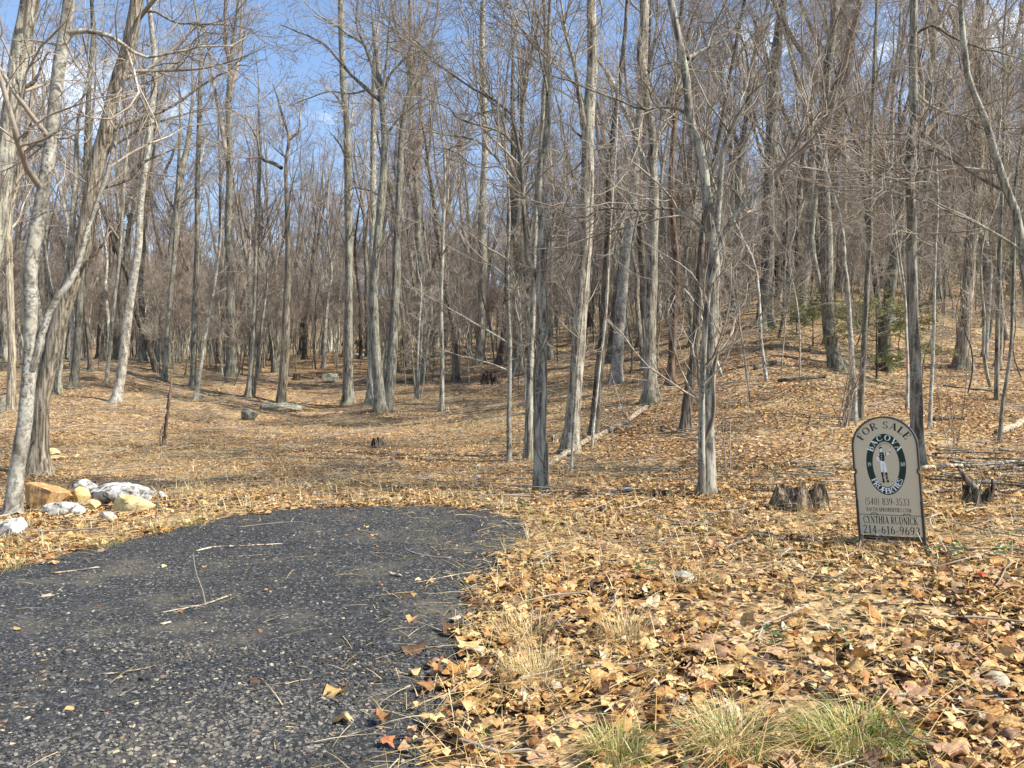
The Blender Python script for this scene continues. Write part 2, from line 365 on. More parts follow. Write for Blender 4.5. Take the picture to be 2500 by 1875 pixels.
edge_px = [(0, 1401), (60, 1384), (113, 1368), (200, 1347), (283, 1328), (370, 1308), (452, 1288), (520, 1272), (588, 1258), (640, 1251), (700, 1246), (770, 1242), (848, 1239), (960, 1237),
           (1074, 1238), (1140, 1242), (1198, 1249), (1235, 1260), (1266, 1271), (1294, 1290), (1266, 1322), (1240, 1350), (1209, 1379), (1185, 1415), (1164, 1458), (1141, 1503), (1140, 1540), (1136, 1571), (1113, 1627),
           (1095, 1670), (1085, 1706), (1065, 1750), (1051, 1786), (1030, 1840), (1010, 1900)]
edge = [ground_at(u, v)[:2] for u, v in edge_px]
edge = [np.array([-14., 3.2]), np.array([-9., 5.0]), np.array([-6.2, 6.1])] + edge + [np.array([-.45, 2.2]), np.array([-.9, 0.]), np.array([-1.4, -6.]), np.array([-14., -6.])]
# densify and roughen the outline
rg = RNG(5); E = []
for i in range(len(edge)):
    p, q = edge[i], edge[(i + 1) % len(edge)]; L_ = np.linalg.norm(q - p); k = max(1, int(L_ / .07)) if max(p[1], q[1]) > 1 else max(1, int(L_ / .6))
    for j in range(k):
        e = p + (q - p) * j / k; E.append(e + (rg.normal(0, .03, 2) + .05 * np.array([math.sin(e[1] * 9 + e[0] * 4), math.sin(e[0] * 8 - e[1] * 3)])) * (1 if e[1] > 1 else 0))
E = np.array(E)

def inside(x, y, poly=E):
    x = np.asarray(x); y = np.asarray(y); r = np.zeros(x.shape, bool); x0, y0 = poly[:, 0], poly[:, 1]; x1, y1 = np.roll(x0, -1), np.roll(y0, -1)
    for a0, b0, a1, b1 in zip(x0, y0, x1, y1):
        if b0 == b1: continue
        r ^= ((b0 > y) != (b1 > y)) & (x < (a1 - a0) * (y - b0) / (b1 - b0) + a0)
    return r
def edge_dist(x, y):
    d = np.full(np.shape(x), 1e9)
    for s in range(0, len(E), 1): d = np.minimum(d, (x - E[s, 0]) ** 2 + (y - E[s, 1]) ** 2)
    return np.sqrt(d)
def crown_z(x, y): return gz(x, y) + .004 + .035 * np.clip(edge_dist(x, y) / .5, 0, 1)
gx, gy = np.meshgrid(np.arange(-13.5, 2, .22), np.arange(-5.5, 10, .22)); gx = gx.ravel() + rg.uniform(-.05, .05, gx.size); gy = gy.ravel() + rg.uniform(-.05, .05, gy.size)
k = inside(gx, gy); gx, gy = gx[k], gy[k]; k = edge_dist(gx, gy) > .08; gx, gy = gx[k], gy[k]
pts = [Vector(p) for p in E] + [Vector(p) for p in zip(gx, gy)]
vo, _, fo, *_ = delaunay_2d_cdt(pts, [(i, (i + 1) % len(E)) for i in range(len(E))], [], 1, 1e-5)
vo = np.array([tuple(p) for p in vo]); Vd = np.c_[vo, crown_z(vo[:, 0], vo[:, 1])]
drive = tag(link('drive', mesh_from('drive', Vd, np.array([f for f in fo if len(f) == 3]), mats=[M['drive']])), 'dark crushed shale drive ending at the edge of the woods', kind='structure')

# ------------------------------------------------------------------ shale chips on the drive
def chip_template(rng):
    k = 5; th = np.sort(np.arange(k) * 2 * np.pi / k + rng.uniform(-.45, .45, k)); r = rng.uniform(.32, .55, k)
    el = rng.uniform(.5, 1.0); top = np.c_[np.cos(th) * r, np.sin(th) * r * el, np.full(k, .13) + rng.uniform(-.03, .03, k)]
    bot = np.c_[top[:, :2] * rng.uniform(1.05, 1.25), np.full(k, -.06)]
    V = np.r_[top, bot]; T = [[0, i, i + 1] for i in range(1, k - 1)]
    for i in range(k): j = (i + 1) % k; T += [[i + k, j + k, j], [i + k, j, i]]
    return V, np.array(T)
chips = [chip_template(RNG(70 + i)) for i in range(8)]
def rot_mats(yaw, tx, ty):
    cz, sz = np.cos(yaw), np.sin(yaw); cx, sx = np.cos(tx), np.sin(tx); cy, sy = np.cos(ty), np.sin(ty); o = np.ones_like(cz); z = np.zeros_like(cz)
    Rz = np.stack([cz, -sz, z, sz, cz, z, z, z, o], -1).reshape(-1, 3, 3); Rx = np.stack([o, z, z, z, cx, -sx, z, sx, cx], -1).reshape(-1, 3, 3)
    Ry = np.stack([cy, z, sy, z, o, z, -sy, z, cy], -1).reshape(-1, 3, 3)
    return Rx @ Ry @ Rz
def in_view(x, y, pad=.03): return np.abs(x) < (.667 + pad) * y + .15
def scatter(V0_, T, P, size, R, cols, acc):
    V = np.einsum('nij,vj->nvi', R, V0_) * size[:, None, None] + P[:, None, :]
    N, k = len(P), len(V0_); Tn = (T[None] + (np.arange(N) * k)[:, None, None]).reshape(-1, T.shape[1])
    acc.add(V.reshape(-1, 3), Tn, np.repeat(cols, k, 0))
CHC = np.array([(.020, .0203, .0207), (.031, .0315, .032), (.047, .0475, .048), (.075, .0755, .076), (.15, .148, .142), (.33, .28, .19), (.24, .13, .07)])
CHW = np.array([.24, .28, .24, .14, .055, .032, .013])
rg = RNG(11); acc = Acc()
def chip_set(n, y0, y1, s0, s1):
    y = np.sqrt(rg.uniform(y0 ** 2, y1 ** 2, n)); x = rg.uniform(-.75, .75, n) * y; k = inside(x, y) & in_view(x, y); x, y = x[k], y[k]
    s = rg.uniform(0, 1, len(x)) ** 2.8 * (s1 - s0) + s0
    return x, y, s
xs, ys, ss = [np.concatenate(q) for q in zip(chip_set(52000, 2.4, 4.6, .006, .034), chip_set(30000, 4.6, 9.4, .010, .032))]
cols = CHC[rg.choice(7, len(xs), p=CHW)] * rg.uniform(.75, 1.25, (len(xs), 1))
dust = np.clip((.5 + .3 * np.sin(xs * 2.1 + 2 * np.sin(ys * 1.3)) + .25 * np.sin(ys * 3.7 - xs * 1.1) + rg.normal(0, .25, len(xs)) - .62) * 1.2, 0, .75)[:, None]; cols = cols * (1 - dust * .6) + np.array([(.17, .15, .115)]) * dust
P = np.c_[xs, ys, crown_z(xs, ys) + ss * .05]; R = rot_mats(rg.uniform(0, 6.28, len(xs)), rg.normal(0, .22, len(xs)), rg.normal(0, .22, len(xs)))
score = ss / ys; order = np.argsort(-score); solo = order[:280]; rest = order[280:]
kind_i = rg.integers(0, 8, len(xs))
for q in range(8):
    s_ = rest[kind_i[rest] == q]; scatter(chips[q][0], chips[q][1], P[s_], ss[s_], R[s_], cols[s_], acc)
tag(link('crushed_shale', acc.mesh('crushed_shale', [M['chip']], False), drive), kind='stuff')
chip_me = {}
for i in solo:
    q = int(kind_i[i]); ci = int(np.argmin(np.abs(CHC - cols[i]).sum(1)))
    if (q, ci) not in chip_me: chip_me[(q, ci)] = mesh_from('shale_chip', chips[q][0], chips[q][1], np.tile(CHC[ci], (len(chips[q][0]), 1)), False, [M['chip']])
    o = link('shale_chip', chip_me[(q, ci)], drive, P[i], (float(rg.normal(0, .2)), float(rg.normal(0, .2)), float(rg.uniform(0, 6.28)))); o.scale = (float(ss[i]),) * 3

# ------------------------------------------------------------------ trees
def grow(rng, P, R, n, t0=.2, t1=1.0, ang=(.6, 1.1), lf=(.35, .6), K=4, wig=.15, up=.1, rf=.6, rmin=.004, lens=None, flat=0.0, gk=.008, tip=.4):
    """n children on the parent polylines P (N,K,3)"""
    N, Kp, _ = P.shape; seg = np.linalg.norm(np.diff(P, axis=1), axis=2).sum(1)
    pi = rng.choice(N, n, p=seg / seg.sum()); t = rng.uniform(t0, t1, n); f = t * (Kp - 1); i = np.minimum(f.astype(int), Kp - 2); f = f - i
    pos = P[pi, i] * (1 - f[:, None]) + P[pi, i + 1] * f[:, None]; tan = nrm(P[pi, i + 1] - P[pi, i])
    pr = R[pi, i] * (1 - f) + R[pi, i + 1] * f
    rnd = rng.normal(size=(n, 3)); rnd[:, 2] *= (1 - flat); perp = nrm(np.cross(tan, np.cross(rnd, tan)))
    a = rng.uniform(ang[0], ang[1], n)[:, None]; d = nrm(np.cos(a) * tan + np.sin(a) * perp)
    L = (seg[pi] if lens is None else np.full(n, lens)) * rng.uniform(lf[0], lf[1], n) * (1.15 - .55 * t)
    r0 = np.maximum(np.minimum(pr * rf * rng.uniform(.7, 1.1, n), L * gk + .002), rmin)
    C = np.empty((n, K, 3)); C[:, 0] = pos; step = (L / (K - 1))[:, None]
    for k in range(1, K):
        C[:, k] = C[:, k - 1] + d * step; d = nrm(d + rng.normal(size=(n, 3)) * wig + np.array([0, 0, up]))
    RR = r0[:, None] * np.linspace(1, tip, K)[None, :]
    return C, np.maximum(RR, rmin * .75)

def trunk_mesh(P, R, s, rng, name, m, root=True, jitter=.05):
    """P (K,3), R (K,) one trunk with a root flare and uneven girth"""
    K = len(P); h = P[:, 2] - P[0, 2]; fl = np.ones((1, K, s)); th = np.arange(s) * 2 * np.pi / s
    if root:
        ph = rng.uniform(0, 6.28); lob = .55 + .45 * np.cos(3 * th + ph) * .6 + .3 * np.cos(5 * th + ph * 2)
        e = np.exp(-np.maximum(h, 0) / (R[0] * 1.5 + .07)); fl[0] += e[:, None] * (.3 + .8 * lob[None, :].clip(0, 2)) * 1.25
    nzv = rng.normal(0, 1, (K, s)); nzv = (nzv + np.roll(nzv, 1, 0) + np.roll(nzv, 1, 1) + np.roll(nzv, -1, 0)) / 2.2
    fl[0] += nzv * jitter + .06 * np.cos(2 * th[None, :] + h[:, None] * .7 + rng.uniform(0, 6))
    V, Q = tubes(P[None], R[None], s, flare=fl)
    return mesh_from(name, V, Q, mats=[m])

def crown_mesh(rng, limbs, name, m, n2, n3, n4, scale=1.0, up=.06, rtw=.005, flat=.3, sides=(4, 3, 3), skip=0):
    """limbs: list of (P (K,3), R) -> twigs on them"""
    K = 10; LP = np.array([resample(np.c_[p, r], K) for p, r in limbs]); P1, R1 = LP[..., :3], np.maximum(LP[..., 3], rtw)
    acc = Acc()
    if skip < len(P1): acc.add(*tubes(P1[skip:], R1[skip:], 6))
    P2, R2 = grow(rng, P1, R1, n2, .15, 1.0, (.5, 1.15), (.45, .85), 7, .24, up, .65, rtw, lens=2.4 * scale, flat=flat)
    P3, R3 = grow(rng, np.concatenate([P2]), R2, n3, .15, 1.0, (.4, 1.1), (.35, .75), 5, .27, up * .8, .7, rtw, lens=1.4 * scale, flat=flat)
    acc.add(*tubes(P2, R2, sides[0])); acc.add(*tubes(P3, R3, sides[1]))
    if n4:
        P4, R4 = grow(rng, P3, R3, n4, .2, 1.0, (.4, 1.0), (.4, .8), 3, .25, up, .8, rtw * .85, lens=.62 * scale, flat=flat); acc.add(*tubes(P4, R4, sides[2]))
    return acc.mesh(name, [m])

def auto_limbs(rng, TP, TR, n, h0, length, ang=(.6, 1.15), up=.10, K=9, wig=.13, h1=1.0):
    """limbs on a trunk polyline from height share h0 upwards"""
    P, R = grow(rng, TP[None], TR[None], n, h0, h1, ang, (.6, 1.1), K, wig, up, .6, .008, lens=length, gk=.013, tip=.15)
    return [(P[i], R[i]) for i in range(n)]

HERO = []
def hero(name, label, p, wpx, limbs=(), H=17, bark='grey', nl=9, low=.35, crown=(70, 330, 700), cat='tree', group=None, depth=None, rtw=.0042, lean=None, llen=3.6, stems=(), root=True, twig='twig'):
    """a tree whose trunk runs through photograph pixels p; widths wpx (base, last)"""
    rng = RNG(abs(hash_(name + label)) % 99991)
    b = ground_at(*p[0]) if depth is None else at_depth(p[0][0], p[0][1], depth)
    d = b[1]; b[2] = b[2] if depth is None else float(gz(b[0], b[1]))
    W = [at_depth(u, v, d) for u, v in p]; W[0] = b.copy()
    dy = 0.0; tilt = rng.normal(0, .03)
    loc = [q - b for q in W]
    for q in loc: q[1] = q[2] * tilt
    loc[0] = np.array([0, 0, -.12]); r0, r1 = wpx[0] * d / F / 2, wpx[1] * d / F / 2
    n0 = len(loc); top = loc[-1]
    rad = list(np.linspace(0, 1, n0)); hh = np.array([q[2] for q in loc]); rad = list(r0 + (r1 - r0) * np.clip(hh / max(hh[-1], .1), 0, 1))
    if H > top[2] + .5:
        dirv = nrm(loc[-1] - loc[-2]); pos = top.copy(); nst = max(2, int((H - top[2]) / 1.6)); 
        for k in range(nst):
            dirv = nrm(dirv + rng.normal(size=3) * .09 + np.array([0, 0, .10])); pos = pos + dirv * (H - top[2]) / nst / max(dirv[2], .5); loc.append(pos.copy()); rad.append(max(.012, r1 * (1 - (k + 1) / nst) ** .8))
    Lz = np.array(loc); tot = np.linalg.norm(np.diff(Lz, axis=0), axis=1).sum(); K = int(np.clip(tot / .3, 10, 64))
    TR_ = resample(np.c_[Lz, np.array(rad)], K * 6); hh_ = np.r_[np.linspace(0, 1, 9)[:-1] * 1.0, np.arange(1.0, tot, max(.3, tot / 56))]; TR_ = TR_[np.unique(np.clip((hh_ / tot * (K * 6 - 1)).round().astype(int), 0, K * 6 - 1))]; K = len(TR_); TP, TR = TR_[:, :3], np.maximum(TR_[:, 3], .008)
    root_o = link(name, None, None, b); tag(root_o, label, cat, group)
    s = 16 if r0 > .1 else (10 if r0 > .04 else 7)
    link('trunk', trunk_mesh(TP, TR, s, rng, 'trunk', M[bark], root), root_o)
    L = []
    for st in stems:       # further stems of the same tree
        ws, ps = st[0], st[1]; Q = np.array([at_depth(u, v, d) - b for u, v in ps]); Q[:, 1] += np.linspace(0, rng.normal(0, .5), len(Q)) + rng.normal(0, .03)
        if ps[0][1] > p[0][1] - 25: Q[0, 2] = -.1
        rs = np.linspace(ws[0], ws[1], len(Q)) * d / F / 2
        if len(st) > 2 and st[2]:
            Q, rs = list(Q), list(rs); dv = nrm(Q[-1] - Q[-2]); pos = Q[-1].copy(); e = st[2]; rr = rs[-1]
            for k in range(4):
                dv = nrm(dv + rng.normal(size=3) * .12 + np.array([0, 0, .12])); pos = pos + dv * e / 4; Q.append(pos.copy()); rs.append(max(.01, rr * (1 - (k + 1) / 4.3)))
            Q = np.array(Q); rs = np.array(rs)
        X = resample(np.c_[Q, rs], 26); link('stem', trunk_mesh(X[:, :3], X[:, 3], max(8, s - 4), rng, 'stem', M[bark], False), root_o); L.append((X[6:, :3], X[6:, 3]))
    for wl, pl in limbs:
        Q = np.array([at_depth(u, v, d) - b for u, v in pl]); ln = np.linalg.norm(np.diff(Q, axis=0), axis=1).sum()
        j = np.abs(TP[:, 2] - Q[0, 2]).argmin(); Q[:, 1] += TP[j, 1] + np.linspace(0, 1, len(Q)) * ln * rng.uniform(-.35, .35)
        X = resample(np.c_[Q, np.linspace(wl, max(wl * .2, 1.0), len(Q)) * d / F / 2], 14); X[:, :3] += rng.normal(0, .012, (14, 3)) * np.linspace(0, 1, 14)[:, None]
        link('limb', mesh_from('limb', *tubes(X[None, :, :3], X[None, :, 3], 8), mats=[M[bark]]), root_o); L.append((X[:, :3], X[:, 3]))
    nL = len(L)
    if nl: 
        al = auto_limbs(rng, TP, TR, nl, low, llen); L += al
    if L and crown:
        link('crown', crown_mesh(rng, L, 'crown', M[twig], *crown, rtw=max(rtw, .0002 * d), skip=nL), root_o)
    HERO.append((b[0], b[1]))
    return root_o, b, TP, TR

def hash_(s):
    h = 7
    for c in s: h = (h * 131 + ord(c)) % 1000003
    return h

def Z1(*q): return [(x * .3858, y * .3858) for x, y in q]
def Z2(*q): return [(830 + x * .3858, y * .3858) for x, y in q]
def Z3(*q): return [(1650 + x * .3858, y * .3858) for x, y in q]

# ---- the left edge
T1 = hero('smooth_barked_tree', 'smooth pale grey tree at the left edge beside the pile of boulders', [(26, 1262), (39, 1159), (56, 1043), (63, 940), (70, 860), (68, 750), (68, 640), (83, 540), (100, 424), (112, 347), (123, 231), (133, 135), (148, 39), (156, -60), (170, -250)], (36, 24),
     limbs=[(14, Z1((400, 175), (520, 155), (640, 180), (730, 240), (800, 280), (860, 290), (1000, 250), (1150, 200), (1300, 190), (1400, 170))),
            (11, Z1((300, 890), (250, 905), (100, 895), (0, 870))), (7, Z1((340, 260), (200, 230), (80, 225), (0, 220))),
            (8, Z1((280, 860), (400, 850), (480, 790), (530, 720), (560, 690)))],
     stems=[((18, 11), [(76, 905), (102, 790), (118, 740), (135, 700), (154, 669), (166, 610), (177, 540), (192, 480), (230, 330)], 3.0)], bark='smooth', H=13, nl=8, low=.35, crown=(70, 330, 620))
T2 = hero('shaggy_barked_tree', 'thick shaggy barked tree leaning right behind the smooth pale tree', [(93, 1158), (94, 1075), (97, 986), (112, 909), (135, 812), (162, 716), (193, 610), (210, 521), (228, 405), (251, 328), (266, 251), (285, 174), (305, 112), (320, 39), (330, -40), (350, -200)], (44, 27),
     limbs=[(11, Z1((715, 800), (800, 740), (900, 690), (1050, 600), (1150, 500), (1280, 390), (1400, 310), (1480, 290))), (9, Z1((700, 900), (780, 860), (860, 800), (1050, 730), (1200, 690), (1330, 660))),
            (10, Z1((605, 1190), (700, 1150), (780, 1100), (850, 990), (930, 940), (1000, 890), (1050, 820))), (9, Z1((520, 1659), (620, 1600), (690, 1520), (740, 1420), (790, 1360))),
            (8, Z1((850, 60), (950, 40), (1060, 100), (1250, 110), (1400, 100), (1560, 120)))],
     bark='shaggy', H=16, nl=8, low=.4, crown=(80, 360, 700))
hero('grey_tree', 'broad grey trunk crossing the upper left corner, its base outside the picture', [(-75, 1130), (-45, 800), (0, 482), (12, 347), (31, 231), (46, 116), (66, 0), (85, -120)], (48, 38), bark='grey', H=16, nl=9, low=.35, depth=13.5,
     limbs=[(12, Z1((150, 540), (210, 530), (260, 500), (330, 380), (400, 370)))], crown=(70, 300, 600))
hero('brown_tree', 'narrow brownish trunk showing left of the smooth pale tree', [(25, 1003), (31, 900), (33, 850), (31, 700), (31, 600), (36, 520), (60, 430), (80, 340)], (20, 13), bark='shaggy', H=15, nl=8, low=.35)
hero('grey_tree', 'grey trunk just right of the shaggy tree with shadow on its foot', [(137, 958), (150, 870), (162, 790), (172, 690), (190, 560), (205, 430)], (17, 11), bark='grey', H=16, nl=8, low=.4)
hero('grey_tree', 'straight grey tree second to the right of the shaggy tree', [(179, 946), (189, 831), (195, 716), (200, 600), (207, 480), (212, 340), (216, 200)], (19, 13), bark='grey', H=19, nl=9, low=.4)
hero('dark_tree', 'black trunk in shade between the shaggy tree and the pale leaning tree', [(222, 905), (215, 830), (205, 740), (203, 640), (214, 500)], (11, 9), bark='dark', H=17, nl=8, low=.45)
hero('slender_tree', 'slim grey tree between the straight grey tree and the pale leaning one', [(260, 933), (268, 830), (275, 740), (283, 670), (290, 560), (296, 430)], (9, 7), bark='grey', H=14, nl=7, low=.5)
hero('pale_tree', 'pale slender tree leaning right at the far left of the clearing', [(281, 981), (297, 909), (309, 812), (324, 708), (340, 610), (347, 501), (363, 386), (376, 280), (385, 170)], (21, 13), bark='smooth', H=19, nl=9, low=.45)
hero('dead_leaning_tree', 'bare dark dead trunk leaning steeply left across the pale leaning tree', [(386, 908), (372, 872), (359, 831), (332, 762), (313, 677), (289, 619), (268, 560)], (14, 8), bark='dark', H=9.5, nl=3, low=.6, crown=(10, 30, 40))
hero('thick_tree', 'thick grey tree on the crest behind the dead leaning trunk', [(400, 884), (399, 820), (398, 754), (404, 690), (409, 639), (417, 579), (424, 501), (430, 420)], (26, 17), bark='grey', H=19, nl=11, low=.5,
     limbs=[(8, Z1((1100, 1350), (1040, 1250), (1000, 1150), (960, 1080))), (8, Z1((1110, 1330), (1170, 1230), (1200, 1120), (1230, 1000)))])
hero('slender_tree', 'slim grey tree standing in front of the thick crest tree', [(401, 927), (405, 850), (409, 793), (417, 710), (424, 639), (430, 520), (436, 400)], (13, 9), bark='grey', H=16, nl=8, low=.45)
hero('grey_tree', 'tall grey tree with a pale stem leaning against its right side', [(472, 945), (475, 850), (478, 754), (483, 660), (486, 579), (487, 490), (490, 400), (494, 320), (497, 230)], (15, 10), bark='grey', H=20, nl=10, low=.45)
hero('pale_sapling', 'pale thin stem leaning right in front of a tall grey tree', [(476, 977), (490, 889), (501, 812), (517, 723), (526, 660), (535, 580)], (10, 5), bark='smooth', H=9, nl=6, low=.5, crown=(25, 110, 200), llen=2)
hero('twin_stemmed_tree', 'grey tree with twin stems between the clearing and the stone ledge', [(606, 970), (612, 915), (617, 870), (622, 790), (626, 716), (630, 620), (636, 500)], (14, 10), bark='grey', H=16, nl=8, low=.45, stems=[((8, 5), [(619, 976), (626, 900), (633, 820), (645, 720), (650, 640)], 3)])
# ---- the centre of the clearing
hero('crooked_tree', 'brown tree with a crooked top rising beside the flat stones in the clearing', [(684, 1004), (689, 960), (694, 909), (700, 830), (704, 754), (708, 680), (710, 600), (710, 540), (708, 424), (712, 385), (717, 347), (708, 316), (699, 285), (690, 250)], (23, 4),
     limbs=[(10, Z1((1810, 1090), (1750, 1050), (1700, 1030), (1650, 1000), (1620, 880), (1560, 770), (1500, 700), (1380, 640))), (10, Z1((1850, 920), (1890, 890), (1920, 865), (1930, 760), (1950, 640))), (5, Z1((1830, 1020), (1760, 960), (1690, 880))), (4, Z1((1690, 1020), (1620, 1030), (1540, 1010)))],
     bark='shaggy', H=13.2, nl=6, low=.7, crown=(90, 420, 700), llen=2.4)
hero('grey_tree', 'straight grey tree at the left end of the low bank', [(849, 987), (850, 920), (851, 831), (853, 677), (854, 600), (853, 520), (851, 386), (849, 289), (842, 231), (838, 115), (836, -20)], (23, 13), bark='grey', H=19, nl=8, low=.45,
     limbs=[(7, Z2((50, 760), (20, 680), (-30, 600), (-80, 560))), (6, Z2((45, 1000), (-10, 900), (-60, 840)))], crown=(80, 340, 600))
hero('grey_tree', 'grey trunk close against the left side of the many limbed oak', [(905, 987), (907, 910), (907, 831), (909, 677), (911, 560), (913, 386), (915, 250)], (20, 13), bark='grey', H=17, nl=8, low=.45)
hero('spreading_oak', 'many limbed oak with a wide fan of branches on the low bank', [(933, 1006), (924, 940), (917, 870), (914, 790), (913, 700), (922, 579), (934, 463), (940, 347), (934, 270), (932, 239), (925, 180), (918, 120)], (27, 12),
     limbs=[(12, Z2((262, 640), (210, 600), (130, 530), (50, 450), (0, 390), (-110, 270), (-260, 200), (-380, 150))), (10, Z2((240, 560), (200, 400), (150, 280), (60, 230), (0, 180), (-120, 110), (-220, 20))), (9, Z2((280, 620), (300, 520), (340, 450), (430, 350), (500, 200), (560, 80))),
            (8, Z2((265, 620), (300, 420), (320, 250), (345, 80), (360, -60))), (8, Z2((190, 380), (165, 310), (120, 200), (130, 60), (160, -80))), (6, Z2((160, 575), (60, 590), (-80, 570), (-250, 620), (-340, 650))),
            (7, Z2((270, 900), (330, 800), (420, 700), (560, 600), (640, 560))), (6, Z2((250, 1240), (180, 1200), (60, 1180), (-30, 1280)))],
     bark='grey', H=15, nl=5, low=.65, crown=(150, 700, 1200), stems=[((27, 13), [(944, 1008), (950, 940), (956, 870), (961, 760), (963, 680), (965, 579), (969, 482), (972, 400), (973, 328), (985, 230)], 4)])
hero('shrubby_clump', 'clump of thin shrubby stems standing right of the many limbed oak', [(1016, 974), (1012, 930), (1008, 880), (1003, 820)], (6, 3), bark='smooth', H=5, nl=4, low=.4, crown=(20, 80, 120), llen=1.5, cat='shrub',
     stems=[((5, 2), [(1020, 974), (1025, 900), (1030, 830), (1035, 760)], 1), ((6, 3), [(1018, 975), (1019, 880), (1024, 780), (1028, 700)], 2), ((4, 2), [(1027, 972), (1040, 900), (1050, 820)], 1)])
hero('young_tree', 'young tree with a small cut stump at its foot', [(1078, 1004), (1079, 940), (1079, 870), (1077, 754), (1080, 640), (1084, 520), (1086, 400)], (12, 6), bark='grey', H=12, nl=9, low=.4, crown=(50, 240, 420))
hero('grey_tree', 'grey forest tree behind the dark heap of rotted wood', [(1172, 888), (1174, 820), (1175, 754), (1179, 639), (1177, 579), (1180, 450), (1185, 347), (1181, 251), (1177, 116), (1180, 0)], (22, 14), bark='grey', H=21, nl=9, low=.5)
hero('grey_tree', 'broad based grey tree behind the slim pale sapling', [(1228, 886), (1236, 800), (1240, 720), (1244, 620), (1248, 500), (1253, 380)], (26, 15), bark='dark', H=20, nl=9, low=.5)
hero('pale_sapling', 'slim pale sapling standing left of the vine wrapped tree', [(1243, 1126), (1243, 1050), (1243, 986), (1245, 851), (1241, 760), (1239, 677), (1241, 600), (1244, 520), (1240, 440)], (12, 6), bark='smooth', H=8.5, nl=8, low=.4, crown=(45, 220, 380), llen=2.6, limbs=[(5, [(1243, 840), (1200, 812), (1138, 778), (1080, 745), (1010, 700)]), (4, [(1243, 905), (1190, 885), (1120, 868), (1060, 845)])])
hero('grey_tree', 'plain grey trunk directly behind the vine wrapped tree', [(1289, 1120), (1291, 1030), (1293, 947), (1296, 870), (1299, 793), (1303, 696), (1306, 600), (1312, 480), (1320, 360)], (20, 12), bark='grey', H=13, nl=8, low=.42)
T25 = hero('vine_wrapped_tree', 'grey tree wrapped in vines at the end of the dark drive', [(1322, 1197), (1319, 1130), (1318, 1063), (1320, 980), (1320, 909), (1323, 830), (1324, 754), (1318, 690), (1320, 640), (1324, 559), (1316, 424), (1332, 347), (1339, 231), (1343, 154), (1340, 60)], (33, 9),
     limbs=[(13, [(1316, 690), (1300, 668), (1290, 640), (1285, 600), (1283, 579), (1276, 480), (1274, 386), (1254, 309), (1239, 262), (1185, 239), (1119, 197), (1061, 158), (1010, 105), (975, 70)]), (8, Z2((1150, 1000), (1060, 880), (940, 830), (760, 790), (700, 730), (560, 690))),
            (7, Z2((1170, 1230), (1000, 1020), (860, 900), (700, 880), (520, 850), (350, 870))), (6, Z2((1130, 830), (1000, 680), (880, 560), (740, 360), (640, 220))), (7, Z2((1320, 640), (1290, 500), (1240, 300), (1180, 150), (1120, 20)))],
     bark='grey', H=11, nl=8, low=.45, crown=(150, 750, 1300), llen=2.6, twig='twig')
# ---- right of the drive
hero('tall_oak', 'tall straight oak behind the pale fallen log', [(1393, 1103), (1398, 1030), (1405, 947), (1411, 870), (1416, 793), (1428, 639), (1434, 579), (1436, 463), (1438, 347), (1443, 231), (1449, 150), (1449, 77), (1447, 0), (1446, -150)], (38, 22), bark='fissured', H=17, nl=7, low=.55,
     limbs=[(15, Z2((1555, 800), (1540, 730), (1510, 600), (1480, 430), (1420, 230), (1390, 60), (1380, -60))), (7, Z2((1540, 850), (1480, 790), (1470, 720), (1490, 650))), (6, Z2((1560, 980), (1500, 1040), (1430, 1090)))], crown=(100, 480, 850))
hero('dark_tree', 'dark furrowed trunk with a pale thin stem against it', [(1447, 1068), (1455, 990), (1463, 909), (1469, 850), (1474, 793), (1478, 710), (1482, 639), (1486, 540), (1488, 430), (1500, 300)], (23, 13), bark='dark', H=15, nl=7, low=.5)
hero('pale_sapling', 'thin straight pale stem in front of the dark furrowed trunk', [(1443, 1098), (1449, 1040), (1455, 986), (1468, 870), (1480, 774), (1486, 680), (1492, 560)], (7, 4), bark='smooth', H=8.5, nl=5, low=.5, crown=(20, 90, 150), llen=1.6)
hero('pale_sapling', 'thin pale sapling standing before the foot of the tall oak', [(1394, 1152), (1397, 1090), (1402, 1010), (1410, 900), (1418, 800)], (7, 3), bark='smooth', H=5, nl=4, low=.4, crown=(15, 60, 90), llen=1.2)
hero('pale_tree', 'pale sunlit tree leaning right, second beyond the tall oak', [(1503, 933), (1506, 880), (1509, 831), (1521, 677), (1528, 600), (1536, 560), (1544, 501), (1551, 386), (1559, 270), (1568, 150), (1572, 30)], (26, 15), bark='smooth', H=19, nl=9, low=.48, crown=(80, 360, 620))
hero('forked_oak', 'dark lichen flecked oak that forks into three high stems', [(1588, 981), (1586, 900), (1586, 793), (1590, 690), (1592, 600), (1595, 520), (1596, 463), (1592, 386), (1594, 330), (1582, 270), (1575, 212), (1563, 135), (1571, 77), (1571, 0), (1570, -120)], (33, 16), bark='fissured', H=19, nl=6, low=.58,
     limbs=[(18, Z2((1975, 1180), (1940, 1050), (1910, 940), (1870, 780), (1820, 650), (1750, 450), (1690, 330), (1650, 250), (1630, 120), (1640, 0))), (15, Z2((1985, 1000), (2010, 850), (2050, 720), (2110, 600), (2160, 440), (2190, 330), (2240, 150)))], crown=(110, 520, 900))
hero('reddish_tree', 'reddish brown tree with peeling bark right of the forked oak', [(1638, 940), (1641, 870), (1644, 793), (1650, 700), (1652, 639), (1648, 590), (1644, 540), (1640, 450), (1644, 366), (1649, 310), (1652, 270), (1660, 150)], (20, 12), bark='red', H=17, nl=7, low=.5)
hero('leaning_tree', 'short stretch of dark trunk leaning right behind the twin stemmed vine tree', [(1671, 1052), (1678, 990), (1687, 928), (1700, 831), (1708, 730), (1716, 620), (1730, 500)], (24, 13), bark='dark', H=13, nl=7, low=.5)
